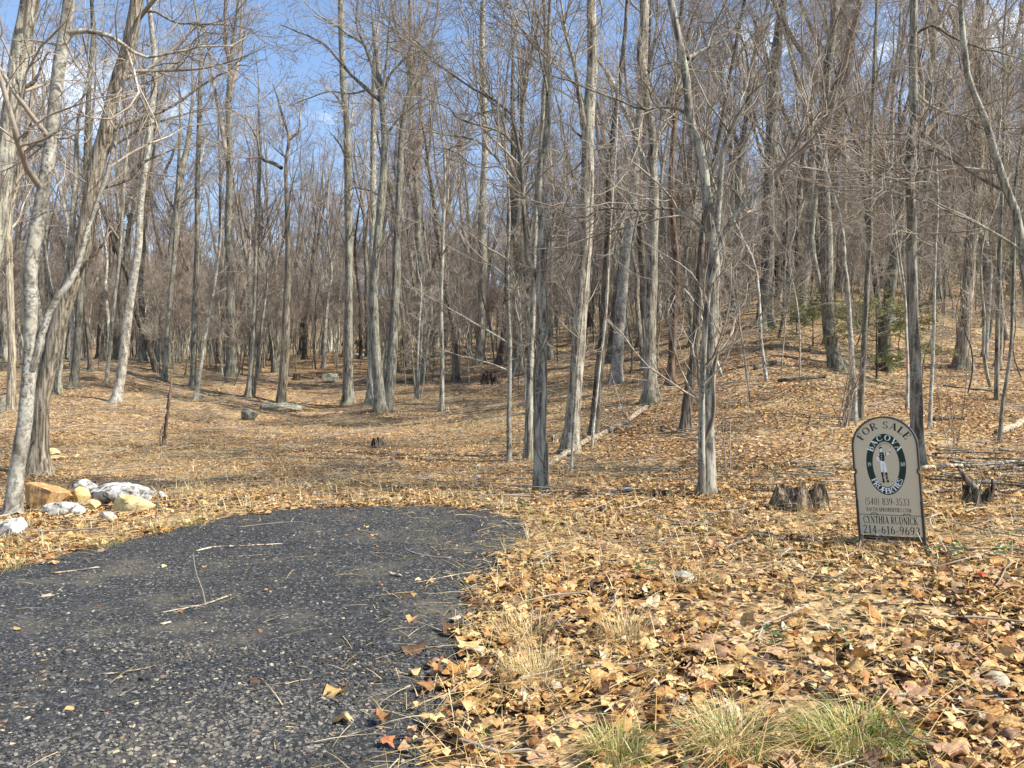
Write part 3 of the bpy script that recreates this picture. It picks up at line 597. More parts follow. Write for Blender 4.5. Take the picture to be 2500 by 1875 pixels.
T31 = hero('vine_draped_tree', 'twin stemmed grey tree draped with vines left of the rotted stump', [(1728, 1210), (1728, 1140), (1729, 1063), (1733, 947), (1741, 831), (1748, 716), (1752, 639), (1749, 598), (1742, 530), (1735, 463), (1727, 366), (1704, 309), (1696, 251), (1689, 154), (1681, 116), (1669, 39), (1655, -20), (1640, -200)], (38, 14),
     limbs=[(15, Z3((285, 1450), (300, 1100), (310, 900), (360, 800), (430, 650), (490, 580), (530, 530))), (14, Z3((265, 1620), (330, 1470), (400, 1350), (550, 1180), (650, 1090), (750, 990), (820, 890), (900, 850), (930, 750), (920, 600), (900, 480))), (12, Z3((110, 300), (200, 240), (350, 150), (440, 70), (520, -20))),
            (9, [(1738, 560), (1680, 509), (1621, 494), (1563, 498), (1505, 488), (1463, 490), (1440, 503), (1389, 500), (1351, 471), (1328, 436)]), (9, [(1694, 258), (1679, 247), (1640, 235), (1602, 243), (1563, 235), (1524, 216), (1447, 185), (1401, 166), (1332, 135), (1285, 77)]), (8, Z3((290, 1450), (300, 1250), (270, 1100), (230, 900), (260, 700), (330, 450)))],
     stems=[((17, 13), [(1712, 1205), (1709, 1140), (1708, 1040), (1708, 947), (1711, 870), (1714, 793), (1722, 716), (1738, 650)], 0)],
     bark='grey', H=11, nl=7, low=.5, crown=(190, 900, 1500), llen=2.8)
hero('thick_tree', 'thick grey tree with a flared foot high on the right slope', [(1867, 797), (1869, 750), (1872, 700), (1875, 650), (1877, 600), (1878, 540), (1881, 424), (1889, 270), (1901, 116), (1916, 0), (1930, -120)], (32, 20), bark='grey', H=21, nl=9, low=.45, crown=(100, 480, 800))
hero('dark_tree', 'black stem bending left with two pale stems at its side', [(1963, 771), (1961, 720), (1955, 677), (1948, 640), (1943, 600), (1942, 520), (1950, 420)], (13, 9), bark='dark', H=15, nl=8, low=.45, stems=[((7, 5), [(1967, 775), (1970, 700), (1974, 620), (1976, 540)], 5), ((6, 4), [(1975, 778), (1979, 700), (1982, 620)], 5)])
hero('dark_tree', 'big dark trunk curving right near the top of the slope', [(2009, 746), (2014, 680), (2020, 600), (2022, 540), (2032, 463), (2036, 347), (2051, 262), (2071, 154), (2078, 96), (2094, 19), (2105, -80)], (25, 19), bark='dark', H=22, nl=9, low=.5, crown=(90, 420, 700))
hero('slim_tree', 'slim smooth tree leaning left up from behind the for sale sign', [(2086, 1026), (2083, 950), (2076, 870), (2067, 735), (2062, 680), (2055, 639), (2053, 590), (2040, 521), (2020, 463), (1997, 386), (1982, 320)], (14, 7), bark='smooth', H=9.5, nl=7, low=.5, crown=(50, 230, 380))
hero('forked_sapling', 'slim grey tree forking into two stems behind the for sale sign', [(2099, 1022), (2102, 950), (2105, 889), (2109, 754), (2113, 639), (2117, 579), (2116, 480), (2115, 386), (2119, 231), (2121, 116), (2124, 0)], (14, 7), bark='grey', H=13.5, nl=8, low=.45, crown=(70, 320, 500),
     limbs=[(9, Z3((1215, 1370), (1260, 1290), (1285, 1200), (1300, 900), (1330, 700), (1370, 350), (1400, 100))), (7, Z3((1205, 1150), (1150, 1050), (1110, 780), (1120, 650)))])
hero('grey_tree', 'tall speckled grey tree rising straight behind the right edge of the sign', [(2243, 1150), (2241, 1080), (2240, 1024), (2238, 870), (2235, 780), (2234, 716), (2233, 600), (2235, 540), (2231, 444), (2233, 366), (2244, 270), (2242, 154), (2246, 39), (2248, -60), (2250, -200)], (30, 16), bark='fissured', H=13, nl=9, low=.4, crown=(130, 650, 1100), llen=3.2,
     limbs=[(8, Z3((1545, 560), (1620, 640), (1720, 700), (1850, 740), (2000, 820), (2200, 900))), (8, Z3((1540, 200), (1640, 140), (1750, 230), (1900, 310), (2080, 370), (2210, 430))), (9, Z3((1520, 1100), (1560, 980), (1600, 850), (1640, 700), (1700, 560))), (6, Z3((1500, 830), (1350, 830), (1180, 835), (1020, 830)))])
hero('slender_tree', 'thin straight stem close right of the tall speckled tree', [(2269, 1046), (2274, 940), (2279, 831), (2281, 716), (2284, 600), (2290, 480)], (9, 5), bark='smooth', H=9, nl=6, low=.45, crown=(35, 160, 260))
hero('shaggy_barked_tree', 'stout ridged tree standing alone on the right hillside', [(2348, 898), (2349, 860), (2352, 800), (2356, 754), (2361, 680), (2364, 600), (2368, 579), (2375, 463), (2379, 347), (2377, 200), (2375, 77), (2376, -60)], (31, 18), bark='shaggy', H=19, nl=9, low=.45, crown=(90, 420, 700))
hero('pale_sapling', 'pale thin tree with a patchy white stem right of the stout ridged tree', [(2404, 871), (2409, 800), (2416, 716), (2420, 650), (2424, 560), (2430, 430)], (13, 8), bark='smooth', H=14, nl=7, low=.45)
hero('slender_tree', 'straight slender dark stem near the right edge of the slope', [(2433, 980), (2433, 900), (2433, 793), (2435, 690), (2436, 600), (2440, 450), (2442, 300)], (11, 7), bark='grey', H=13, nl=8, low=.4)
hero('slender_tree', 'slender stem curving up to the right at the far right edge', [(2439, 1080), (2445, 1020), (2452, 966), (2468, 870), (2474, 780), (2476, 716), (2480, 600), (2484, 450)], (10, 6), bark='grey', H=10, nl=7, low=.45)
hero('overhanging_tree', 'grey tree leaning in over the slope from beyond the right edge', [(2560, 1150), (2530, 800), (2500, 540), (2476, 463), (2452, 386), (2433, 309), (2414, 251), (2387, 185), (2379, 116), (2370, 0)], (26, 12), bark='grey', H=11, nl=8, low=.35, depth=10.5, llen=3.2, crown=(120, 560, 900),
     limbs=[(8, Z3((2140, 1200), (1990, 1100), (1850, 980), (1720, 900), (1560, 860))), (8, [(2510, 610), (2450, 575), (2380, 540), (2300, 510), (2210, 480), (2110, 455)]), (7, Z3((2040, 820), (2120, 690), (2160, 600), (2210, 540)))])

# ------------------------------------------------------------------ forest behind: shared tree shapes
def template(seed, H, r0, low, nl, crown, llen, rtw, bark='grey', twig='twig_far', fork=False):
    rng = RNG(seed); pos = np.array([0, 0, -.25]); d = np.array([0, 0, 1.]); L = [pos]; n = 12
    for k in range(n):
        d = nrm(d + rng.normal(size=3) * np.array([.085, .085, .02]) + np.array([0, 0, .07])); pos = pos + d * H / n; L.append(pos)
    L = np.array(L); r = r0 * (1 - np.linspace(0, 1, n + 1) ** 1.3 * .92)
    X = resample(np.c_[L, r], 24); tm = trunk_mesh(X[:, :3], X[:, 3], 8, rng, 'trunk', M[bark], True, .03)
    li = auto_limbs(rng, X[:, :3], X[:, 3], nl, low, llen, (.45, 1.0), .13)
    P, R = grow(rng, X[None, :, :3], X[None, :, 3], 4, .35, .7, (.25, .55), (.8, 1.2), 10, .10, .10, .8, .02, lens=H * .38, gk=.02); li += [(P[i], R[i]) for i in range(4)]
    cm = crown_mesh(rng, li, 'crown', M[twig], *crown, scale=.95, up=.10, rtw=rtw, flat=.1, sides=(3, 3, 3))
    return tm, cm, H
BARKS = ['grey', 'grey', 'dark', 'smooth', 'grey', 'shaggy', 'dark', 'grey']
TEMPL = [template(200 + i, [17, 19, 16, 18, 20, 15, 18, 14][i], [.17, .21, .13, .15, .24, .12, .19, .10][i], [.42, .5, .38, .45, .5, .35, .5, .3][i], [15, 16, 13, 14, 18, 12, 15, 12][i], (115, 480, 900), [3.3, 3.6, 2.8, 3.0, 4.0, 2.5, 3.4, 2.3][i], .0058, BARKS[i]) for i in range(8)]
def sapling_template(seed, H, r0):
    rng = RNG(seed); pos = np.array([0, 0, -.1]); d = nrm(np.array([rng.normal(0, .06), rng.normal(0, .06), 1.])); L = [pos]
    for k in range(8):
        d = nrm(d + rng.normal(size=3) * .12 + np.array([0, 0, .09])); pos = pos + d * H / 8; L.append(pos)
    X = resample(np.c_[np.array(L), r0 * (1 - np.linspace(0, 1, 9) * .8)], 16); acc = Acc(); acc.add(*tubes(X[None, :, :3], X[None, :, 3], 6))
    li = auto_limbs(rng, X[:, :3], X[:, 3], 9, .3, H * .22, (.4, 1.0), .14, K=6)
    tm = acc.mesh('trunk', [M[['grey', 'smooth', 'dark'][seed % 3]]])
    cm = crown_mesh(rng, li, 'crown', M['twig'], 55, 190, 160, scale=.62, up=.08, rtw=.006, flat=.1, sides=(3, 3, 3))
    return tm, cm
SAPS = [sapling_template(300 + i, [6, 8, 5, 9, 7, 4.5][i], [.03, .045, .025, .05, .035, .022][i]) for i in range(6)]

BARK_WORDS = ['grey', 'thick grey', 'dark', 'pale', 'thick grey', 'ridged brown', 'thick dark', 'slim grey']; SAP_WORDS = ['bare grey', 'tall pale', 'thin dark', 'tall grey', 'thin pale', 'small dark']
taken = [(x, y) for x, y in HERO]
def far_enough(x, y, r):
    return all((x - a_) ** 2 + (y - b_) ** 2 > r * r for a_, b_ in taken)
def in_clearing(x, y):
    t = x / y
    if y < 26: return t < .16 or y < 17
    if y < 36 and t < -.02: return True
    if -.36 < t < -.19 and y < 42: return True
    return False
rg = RNG(42); groups = {
    'left': ('bare far forest tree in the dense woods left of the crooked brown tree', 'forest trees at the left'),
    'mid': ('bare far forest tree in the woods between the crooked tree and tall oak', 'forest trees in the middle'),
    'right': ('bare far forest tree high on the hillside right of the tall oak', 'forest trees on the right hillside')}
def place(tmpl, x, y, name, label, cat, group, sc, tilt=.03):
    r = link(name, None, None, (x, y, float(gz(x, y))), (float(rg.normal(0, tilt)), float(rg.normal(0, tilt)), float(rg.uniform(0, 6.28)))); r.scale = (sc, sc, sc * float(rg.uniform(.92, 1.1)))
    tag(r, label, cat, group); link('trunk', tmpl[0], r); link('crown', tmpl[1], r)
def zone(x, y):
    u = U0 + F * x / y
    return 'left' if u < 690 else ('mid' if u < 1410 else 'right')
MARKS = [(60, 'the smooth pale tree'), (290, 'the pale leaning tree'), (685, 'the crooked brown tree'), (850, 'the low bank tree'), (1079, 'the young tree'), (1322, 'the vine wrapped tree'), (1590, 'the forked oak'),
         (1730, 'the vine draped tree'), (1868, 'the thick flared tree'), (2098, 'the forked sapling'), (2242, 'the tall speckled tree'), (2349, 'the stout ridged tree')]
ORD = ['first', 'second', 'third', 'fourth', 'fifth', 'sixth', 'seventh', 'eighth', 'ninth', 'tenth']
def plan(nmax, y0, y1, pw, half, gap, near, ntmpl, kinds, noun):
    """positions, shapes and labels of one kind of forest plant"""
    out = []; tries = 0
    while len(out) < nmax and tries < 40000:
        tries += 1; y = float((rg.uniform(y0 ** pw, y1 ** pw)) ** (1 / pw)); x = float(rg.uniform(-half, half) * y)
        if in_clearing(x, y) or not far_enough(x, y, gap if y < 45 else gap * 1.3): continue
        taken.append((x, y)); out.append([x, y, int(rg.integers(0, ntmpl)), None])
    cells = {}
    for o in out:
        u = U0 + F * o[0] / o[1]
        if o[1] < near and abs(o[0]) < .66 * o[1]: cells.setdefault(sum(u > m[0] for m in MARKS), []).append((u, o))
    for c_, q in cells.items():
        q.sort(key=lambda t: t[0]); q = q[:10]
        for r_, (u, o) in enumerate(q):
            where = f'left of {MARKS[0][1]}' if c_ == 0 else (f'right of {MARKS[-1][1]}' if c_ == len(MARKS) else f'between {MARKS[c_ - 1][1]} and {MARKS[c_][1]}')
            o[3] = f'{kinds[o[2]]} {noun}, {ORD[r_]} nearer {where}'
    return out
for x, y, k, lb in plan(250, 22, 88, 2, .74, 2.0, 48, 8, BARK_WORDS, 'forest tree'):
    place(TEMPL[k], x, y, 'forest_tree', lb or groups[zone(x, y)][0], 'tree', groups[zone(x, y)][1], float(rg.uniform(.8, 1.2)))
sap_l = {'left': ('thin bare sapling among the trees left of the crooked brown tree', 'saplings at the left'), 'mid': ('thin bare sapling in the woods between the crooked tree and tall oak', 'saplings in the middle'), 'right': ('thin bare sapling on the hillside right of the tall oak', 'saplings on the right hillside')}
for x, y, k, lb in plan(260, 13, 66, 2, .70, .7, 30, 6, SAP_WORDS, 'sapling'):
    place(SAPS[k], x, y, 'sapling', lb or sap_l[zone(x, y)][0], 'sapling', sap_l[zone(x, y)][1], float(rg.uniform(.75, 1.25)), .06)

# distant woods: one mass
def gn_scatter(name, P, rot, scl, idx, objs):
    col = bpy.data.collections.new(name + '_shapes')
    for i, o in enumerate(objs): col.objects.link(o)
    me = bpy.data.meshes.new(name); me.vertices.add(len(P)); me.vertices.foreach_set('co', np.asarray(P, np.float32).ravel())
    for nm, ty, key, arr in (('rot', 'FLOAT_VECTOR', 'vector', rot), ('scl', 'FLOAT', 'value', scl), ('idx', 'INT', 'value', idx)):
        at = me.attributes.new(nm, ty, 'POINT'); at.data.foreach_set(key, np.asarray(arr, np.int32 if ty == 'INT' else np.float32).ravel())
    o = link(name, me); ng = bpy.data.node_groups.new(name, 'GeometryNodeTree')
    ng.interface.new_socket('Geometry', in_out='INPUT', socket_type='NodeSocketGeometry'); ng.interface.new_socket('Geometry', in_out='OUTPUT', socket_type='NodeSocketGeometry')
    gi = ng.nodes.new('NodeGroupInput'); go = ng.nodes.new('NodeGroupOutput'); ip = ng.nodes.new('GeometryNodeInstanceOnPoints'); ci = ng.nodes.new('GeometryNodeCollectionInfo')
    ci.inputs['Collection'].default_value = col; ci.inputs['Separate Children'].default_value = True; ci.inputs['Reset Children'].default_value = True
    ip.inputs['Pick Instance'].default_value = True; L = ng.links.new
    for nm, ty, so in (('rot', 'FLOAT_VECTOR', 'Rotation'), ('scl', 'FLOAT', 'Scale'), ('idx', 'INT', 'Instance Index')):
        na = ng.nodes.new('GeometryNodeInputNamedAttribute'); na.data_type = ty; na.inputs['Name'].default_value = nm; L(na.outputs['Attribute'], ip.inputs[so])
    L(gi.outputs[0], ip.inputs['Points']); L(ci.outputs[0], ip.inputs['Instance']); L(ip.outputs[0], go.inputs[0])
    md = o.modifiers.new('scatter', 'NODES'); md.node_group = ng
    return o
def far_tree(seed, H, r0, low, nl, llen, bark):
    rng = RNG(seed); tm, cm, _ = template(seed, H, r0, low, nl, (85, 310, 460), llen, .0105, bark)
    def arr(me):
        v = np.empty(len(me.vertices) * 3, np.float32); me.vertices.foreach_get('co', v); q = np.empty(len(me.loops), np.int32); me.loops.foreach_get('vertex_index', q); return v.reshape(-1, 3), q.reshape(-1, 4)
    (v1, q1), (v2, q2) = arr(tm), arr(cm)
    me = mesh_from('far_tree', np.r_[v1, v2], np.r_[q1, q2 + len(v1)], mats=[M[bark], M['twig_far']], midx=np.r_[np.zeros(len(q1)), np.ones(len(q2))])
    return bpy.data.objects.new('far_tree', me)
fars = [far_tree(400 + i, [17, 19, 15, 18, 13][i], [.15, .2, .11, .17, .08][i], [.4, .45, .35, .42, .2][i], 13, [3.2, 3.6, 2.6, 3.2, 2.2][i], ['grey', 'dark', 'grey', 'smooth', 'grey'][i]) for i in range(5)]
rg = RNG(77); y = np.sqrt(rg.uniform(84 ** 2, 190 ** 2, 800)); x = rg.uniform(-.76, .76, 800) * y
y2 = np.sqrt(rg.uniform(38 ** 2, 90 ** 2, 900)); x2 = rg.uniform(-.74, .74, 900) * y2; k = ~np.array([in_clearing(a_, b_) for a_, b_ in zip(x2, y2)])
x, y = np.r_[x, x2[k]], np.r_[y, y2[k]]; nn = len(x); ix = rg.integers(0, 5, nn); sc = rg.uniform(.8, 1.2, nn); ix[800:] = 4; sc[800:] = rg.uniform(.25, .6, nn - 800)
tag(gn_scatter('distant_woods', np.c_[x, y, gz(x, y)], np.c_[rg.normal(0, .03, nn), rg.normal(0, .03, nn), rg.uniform(0, 6.28, nn)], sc, ix, fars),
    'dense mass of bare far trees and undergrowth covering the hill', 'woods', kind='stuff')

# ------------------------------------------------------------------ fallen leaves
def leaf_template(rng, kind):
    if kind == 'lobed':
        k = 10; th = np.linspace(0, 2 * np.pi, k, endpoint=False) + rng.uniform(-.12, .12, k); r = np.where(np.arange(k) % 2 == 0, rng.uniform(.40, .60, k), rng.uniform(.26, .44, k)); r *= 1 + .18 * np.cos(th - 1.0)
    else:
        k = 8; th = np.linspace(0, 2 * np.pi, k, endpoint=False); r = rng.uniform(.3, .36, k) / np.sqrt((np.cos(th) * .62) ** 2 + (np.sin(th) * 1.15) ** 2) * .8
    x, y_ = np.cos(th) * r, np.sin(th) * r; c1, c2 = rng.uniform(.2, 1.5) * rng.choice([1, -1, -1]), rng.normal(0, .6)
    z = c1 * x * x + c2 * y_ * y_ + rng.normal(0, .065, k)
    V = np.r_[[[0, 0, 0]], np.c_[x, y_, z]]; T = np.array([[0, 1 + i, 1 + (i + 1) % k] for i in range(k)])
    m_ = rng.uniform(.5, .62); fz = (c1 * (x * m_) ** 2 + c2 * (y_ * m_) ** 2) + rng.normal(0, .05, k); V2 = np.r_[[[0, 0, 0]], np.c_[x * m_, y_ * m_, fz], np.c_[x, y_, z * 1.1]]
    T2 = [[0, 1 + i, 1 + (i + 1) % k] for i in range(k)]
    for i in range(k): a_, b_ = 1 + i, 1 + (i + 1) % k; T2 += [[a_, a_ + k, b_ + k], [a_, b_ + k, b_]]
    return V, T, V2, np.array(T2)
LEAFT = [leaf_template(RNG(500 + i), 'lobed' if i % 2 else 'oval') for i in range(14)]
LC = np.array([(.58, .405, .19), (.46, .285, .115), (.40, .215, .07), (.24, .12, .05), (.38, .235, .14), (.46, .38, .27), (.10, .055, .03), (.32, .145, .05)])
LW = np.array([.19, .22, .14, .14, .10, .05, .12, .04])  # dark brown leaves weighted up, their colour also painting shadow between leaves
def leaf_cols(rng, n): return LC[rng.choice(8, n, p=LW)] * rng.uniform(.8, 1.18, (n, 1))
rg = RNG(21)
TUFTS = [(1291, 1556, 60), (1320, 1655, 75), (1530, 1560, 50), (1510, 1840, 70), (1790, 1815, 105), (2090, 1810, 115)]
TUFTW = [(ground_at(u, v), r) for u, v, r in TUFTS]
def in_tuft(x, y):
    k = np.zeros(len(x), bool)
    for c, r in TUFTW: k |= (x - c[0]) ** 2 + (y - c[1]) ** 2 < (r * c[1] / F * .85) ** 2
    return k
def patch(x, y):
    return .5 + .22 * np.sin(x * 1.7 + 1.9 * np.sin(y * .9)) + .18 * np.sin(y * 2.6 - x * .8 + 2 * np.sin(x * .7)) + .15 * np.sin(x * 5.1 + y * 3.7) * np.sin(y * 4.4 - x)
def litter_points(n, y0, y1, on_drive=.004, tmax=.72):
    y = np.sqrt(rg.uniform(y0 ** 2, y1 ** 2, n)); x = rg.uniform(-tmax, tmax, n) * y
    ins = inside(x, y) if y0 < 10 else np.zeros(n, bool)
    if y0 < 10:
        ed = edge_dist(x, y); keep = np.where(ins, on_drive + .5 * np.exp(-ed / .05), np.clip(.35 + ed / .35, 0, 1))
    else: keep = np.ones(n)
    k = (rg.uniform(0, 1, n) < keep) & in_view(x, y)
    return x[k], y[k], ins[k]
xa, ya, ia = litter_points(19000, 2.3, 6.0); xb, yb, ib = litter_points(36000, 5.5, 10.5)
x, y = np.r_[xa, xb], np.r_[ya, yb]; ins = np.r_[ia, ib]; n = len(x)
s = np.r_[np.clip(rg.lognormal(math.log(.056), .50, len(xa)), .018, .15), np.clip(rg.lognormal(math.log(.052), .40, len(xb)), .02, .12)]
tilt = np.where(ins, .10, .27); hgt = np.where(ins, .04, 0) + rg.uniform(.0, .055, n) * np.where(ins, .1, 1)
P = np.c_[x, y, gz(x, y) + hgt + s * .06]; R = rot_mats(rg.uniform(0, 6.28, n), rg.normal(0, 1, n) * tilt, rg.normal(0, 1, n) * tilt); cols = leaf_cols(rg, n); ki = rg.integers(0, 14, n)
keep = ~in_tuft(x, y) & (rg.uniform(0, 1, n) < .25 + .75 * (patch(x, y) < .55)); x, y, s, ins, P, R, cols, ki, hgt = [q[keep] for q in (x, y, s, ins, P, R, cols, ki, hgt)]; n = len(x); near = y < 4.6
score = s / y * (1 + hgt * 6); order = np.argsort(-score); solo = order[:290]; rest = order[290:]; acc = Acc()
for q in range(14):
    k = rest[(ki[rest] == q) & ~near[rest]]; scatter(LEAFT[q][0], LEAFT[q][1], P[k], s[k], R[k], cols[k], acc)
    k = rest[(ki[rest] == q) & near[rest]]; scatter(LEAFT[q][2], LEAFT[q][3], P[k], s[k], R[k], cols[k], acc)
# farther: folded four-sided leaves
FV = np.array([[-.5, 0, .06], [0, -.36, -.03], [.5, 0, .08], [0, .36, .02]]); FT = np.array([[0, 1, 3], [1, 2, 3]])
for (nq, y0, y1) in ((75000, 10, 20), (56000, 19, 34), (26000, 33, 55)):
    x, y, _ = litter_points(nq, y0, y1); n = len(x); s2 = rg.uniform(.03, .08, n) * (1 if y0 < 15 else 1.2) * np.where((x / y < .1), .72, 1.0)
    k = rg.uniform(0, 1, n) < .3 + .7 * (patch(x, y) < .58); x, y, s2, n = x[k], y[k], s2[k], int(k.sum())
    scatter(FV, FT, np.c_[x, y, gz(x, y) + rg.uniform(.0, .05, n)], s2, rot_mats(rg.uniform(0, 6.28, n), rg.normal(0, .4, n), rg.normal(0, .4, n)), leaf_cols(rg, n), acc)
tag(link('leaf_litter', acc.mesh('leaf_litter', [M['leaf']], True), ground), kind='stuff')
leaf_me = {}
from mathutils import Matrix
for i in solo:
    q = int(ki[i]); ci = int(np.argmin(np.abs(LC - cols[i]).sum(1)))
    if (q, ci) not in leaf_me: leaf_me[(q, ci)] = mesh_from('fallen_leaf', LEAFT[q][2], LEAFT[q][3], np.tile(LC[ci], (len(LEAFT[q][2]), 1)), True, [M['leaf']])
    o = link('fallen_leaf', leaf_me[(q, ci)], ground); o.matrix_world = Matrix.Translation(P[i]) @ Matrix(R[i].tolist()).to_4x4() @ Matrix.Scale(float(s[i] if i < len(s) else .1), 4)

# ------------------------------------------------------------------ grass and straw
def blades(rng, P, h, lean, wdt, cols, acc, K=4, az=None, droop=1.0):
    n = len(P); az = rng.uniform(0, 6.28, n) if az is None else az; a0 = lean; pos = P.copy(); C = [pos]; ang = a0.copy()
    for k in range(1, K):
        stp = (h / (K - 1))[:, None]; d = np.c_[np.cos(az) * np.sin(ang), np.sin(az) * np.sin(ang), np.cos(ang)]; pos = pos + d * stp; C.append(pos); ang = np.minimum(ang + rng.uniform(.1, .5, n) * droop, 1.95)
    C = np.stack(C, 1); side = np.c_[-np.sin(az), np.cos(az), np.zeros(n)]; tw = rng.normal(0, .5, n); side[:, 2] = np.sin(tw) * .5
    ww = wdt[:, None] * np.linspace(1, .15, K)[None]; V = np.stack([C - side[:, None] * ww[..., None], C + side[:, None] * ww[..., None]], 2).reshape(n, K * 2, 3)
    b = (np.arange(n) * K * 2)[:, None]; k = np.arange(K - 1)[None] * 2; Q = np.stack([b + k, b + k + 1, b + k + 3, b + k + 2], -1).reshape(-1, 4)
    acc.add(V.reshape(-1, 3), Q, np.repeat(cols, K * 2, 0))
STRAW = np.array([(.66, .52, .27), (.56, .42, .19), (.46, .31, .12), (.70, .60, .38)]); GREEN = np.array([(.13, .22, .04), (.22, .29, .06), (.38, .39, .11), (.09, .16, .035)])
def tuft(u, v, rpx, hpx, n, label, green=0.0, lean=.5, seed=0, droop=1.0):
    rng = RNG(900 + seed); c = ground_at(u, v); d = c[1]; r = rpx * d / F; h = hpx * d / F
    a_ = rng.uniform(0, 6.28, n); q = np.sqrt(rng.uniform(0, 1, n)) * r; P = np.c_[np.cos(a_) * q, np.sin(a_) * q, np.zeros(n)]; P[:, 2] = gz(P[:, 0] + c[0], P[:, 1] + c[1]) - c[2]
    g = rng.uniform(0, 1, n) < green; cols = np.where(g[:, None], GREEN[rng.integers(0, 4, n)], STRAW[rng.integers(0, 4, n)]) * rng.uniform(.8, 1.2, (n, 1)); acc = Acc()
    blades(rng, P, h * rng.uniform(.5, 1.25, n), np.abs(rng.normal(0, lean, n)), rng.uniform(.0012, .0028, n), cols, acc, 5, a_ + rng.normal(0, .5, n), droop)
    tag(link('grass_tuft', acc.mesh('grass_tuft', [M['grass']]), None, c), label, 'grass', 'grass tufts')
tuft(1291, 1556, 85, 58, 420, 'straw coloured grass tuft on the drive edge, farther of two', .04, .5, 1)
tuft(1320, 1655, 100, 68, 560, 'large straw coloured grass tuft leaning over the drive edge, nearer of two', .03, .55, 2)
tuft(1530, 1560, 70, 75, 300, 'dry straw tuft among the leaves away from the drive edge', .03, .4, 3)
tuft(1510, 1840, 75, 70, 520, 'small green grass tuft at the bottom nearest the drive', .6, .5, 4, 1.2)
tuft(1790, 1815, 115, 95, 900, 'wide yellowish grass tuft at the bottom between two green tufts', .32, .7, 5, 1.4)
tuft(2090, 1810, 125, 95, 950, 'deep green grass tuft at the bottom below the for sale sign', .68, .6, 6, 1.4)
tuft(484, 1283, 40, 34, 160, 'yellow green grass tuft on the left drive edge right of the boulders', .35, .5, 7)
tuft(262, 1336, 40, 28, 140, 'green grass tuft on the left drive edge below the boulders', .6, .6, 8)
tuft(32, 1388, 40, 34, 160, 'yellow grass tuft at the left edge where the drive begins', .3, .5, 9)
tuft(400, 1300, 30, 50, 90, 'thin upright straw tuft at the foot of the dried stalk', .05, .3, 10)
tuft(1690, 1430, 70, 55, 200, 'loose straw tuft in the leaves left of the for sale sign', .05, .7, 11)
tuft(2120, 1345, 75, 45, 300, 'low straw tuft at the foot of the for sale sign', .03, .8, 12)
rg = RNG(31); acc = Acc()
n = 34000; y = np.sqrt(rg.uniform(2.4 ** 2, 11.5 ** 2, n)); x = rg.uniform(-.72, .72, n) * y; ed = edge_dist(x, y); k = (~inside(x, y) & ((rg.uniform(0, 1, n) < .22 + .5 * np.exp(-((y - 7.2) / 1.6) ** 2)) | (ed < .4))) | (inside(x, y) & (rg.uniform(0, 1, n) < np.where(x > -1.2, .32, .06) * np.exp(-ed * 2.6) + .005)); x, y = x[k], y[k]; n = len(x)
onD = inside(x, y); flat_ = (rg.uniform(0, 1, n) < .72) | onD; cols = STRAW[rg.integers(0, 4, n)] * rg.uniform(.7, 1.15, (n, 1)); gsel = rg.uniform(0, 1, n) < .06; cols[gsel] = GREEN[rg.integers(0, 4, gsel.sum())]
blades(rg, np.c_[x, y, gz(x, y) + np.where(onD, .045, rg.uniform(.03, .085, n))], np.where(flat_, rg.uniform(.06, .4, n), rg.uniform(.05, .22, n)), np.where(flat_, rg.uniform(1.42, 1.62, n), rg.uniform(.1, .9, n)), rg.uniform(.0011, .0026, n) * (.8 + y / 9), cols, acc, 4, None, .35)
n = 16000; y = np.sqrt(rg.uniform(10.5 ** 2, 24 ** 2, n)); x = rg.uniform(-.70, .12, n) * y; k = (patch(x * .45, y * .45) > .42) & ~inside(x, y); x, y = x[k], y[k]; n = len(x)
blades(rg, np.c_[x, y, gz(x, y) + rg.uniform(.02, .06, n)], rg.uniform(.1, .34, n), rg.uniform(1.0, 1.6, n), rg.uniform(.0025, .006, n), STRAW[rg.integers(0, 4, n)] * rg.uniform(.8, 1.1, (n, 1)), acc, 3, None, .3)
# long dry stems lying towards the upper right in the near leaves
n = 150; u = rg.uniform(1100, 2600, n); v = rg.uniform(1500, 2000, n); G = np.array([ground_at(a_, b_) for a_, b_ in zip(u, v)])
blades(rg, G + np.c_[np.zeros(n), np.zeros(n), rg.uniform(.05, .10, n)], rg.uniform(.4, 1.2, n), rg.uniform(1.45, 1.56, n), rg.uniform(.0016, .0030, n), STRAW[rg.integers(1, 3, n)] * .9, acc, 7, rg.normal(.55, .35, n), .06)
tag(link('dry_grass', acc.mesh('dry_grass', [M['grass']])), 'scattered straw and dry stems lying over the leaves', 'dry grass', kind='stuff')
# thin twigs lying on the forest floor
acc = Acc(); n = 5200; y = np.sqrt(rg.uniform(3 ** 2, 44 ** 2, n)); x = rg.uniform(-.72, .72, n) * y; k = ~inside(x, y); x, y = x[k], y[k]; n = len(x)
Lh = rg.uniform(.15, .8, n) * (1 + y / 40); az = rg.uniform(0, 6.28, n); K = 4; C = np.stack([np.c_[x + np.cos(az) * Lh * q / 3 + rg.normal(0, .03, n), y + np.sin(az) * Lh * q / 3 + rg.normal(0, .03, n), np.zeros(n)] for q in range(4)], 1)
C[..., 2] = gz(C[..., 0], C[..., 1]) + rg.uniform(.03, .09, (n, 1)); acc.add(*tubes(C, (rg.uniform(.003, .009, n) * (1 + y / 40))[:, None] * np.linspace(1, .4, 4), 4))
tag(link('fallen_twigs', acc.mesh('fallen_twigs', [M['twig']])), 'thin fallen twigs strewn over the forest floor', 'twigs', kind='stuff')

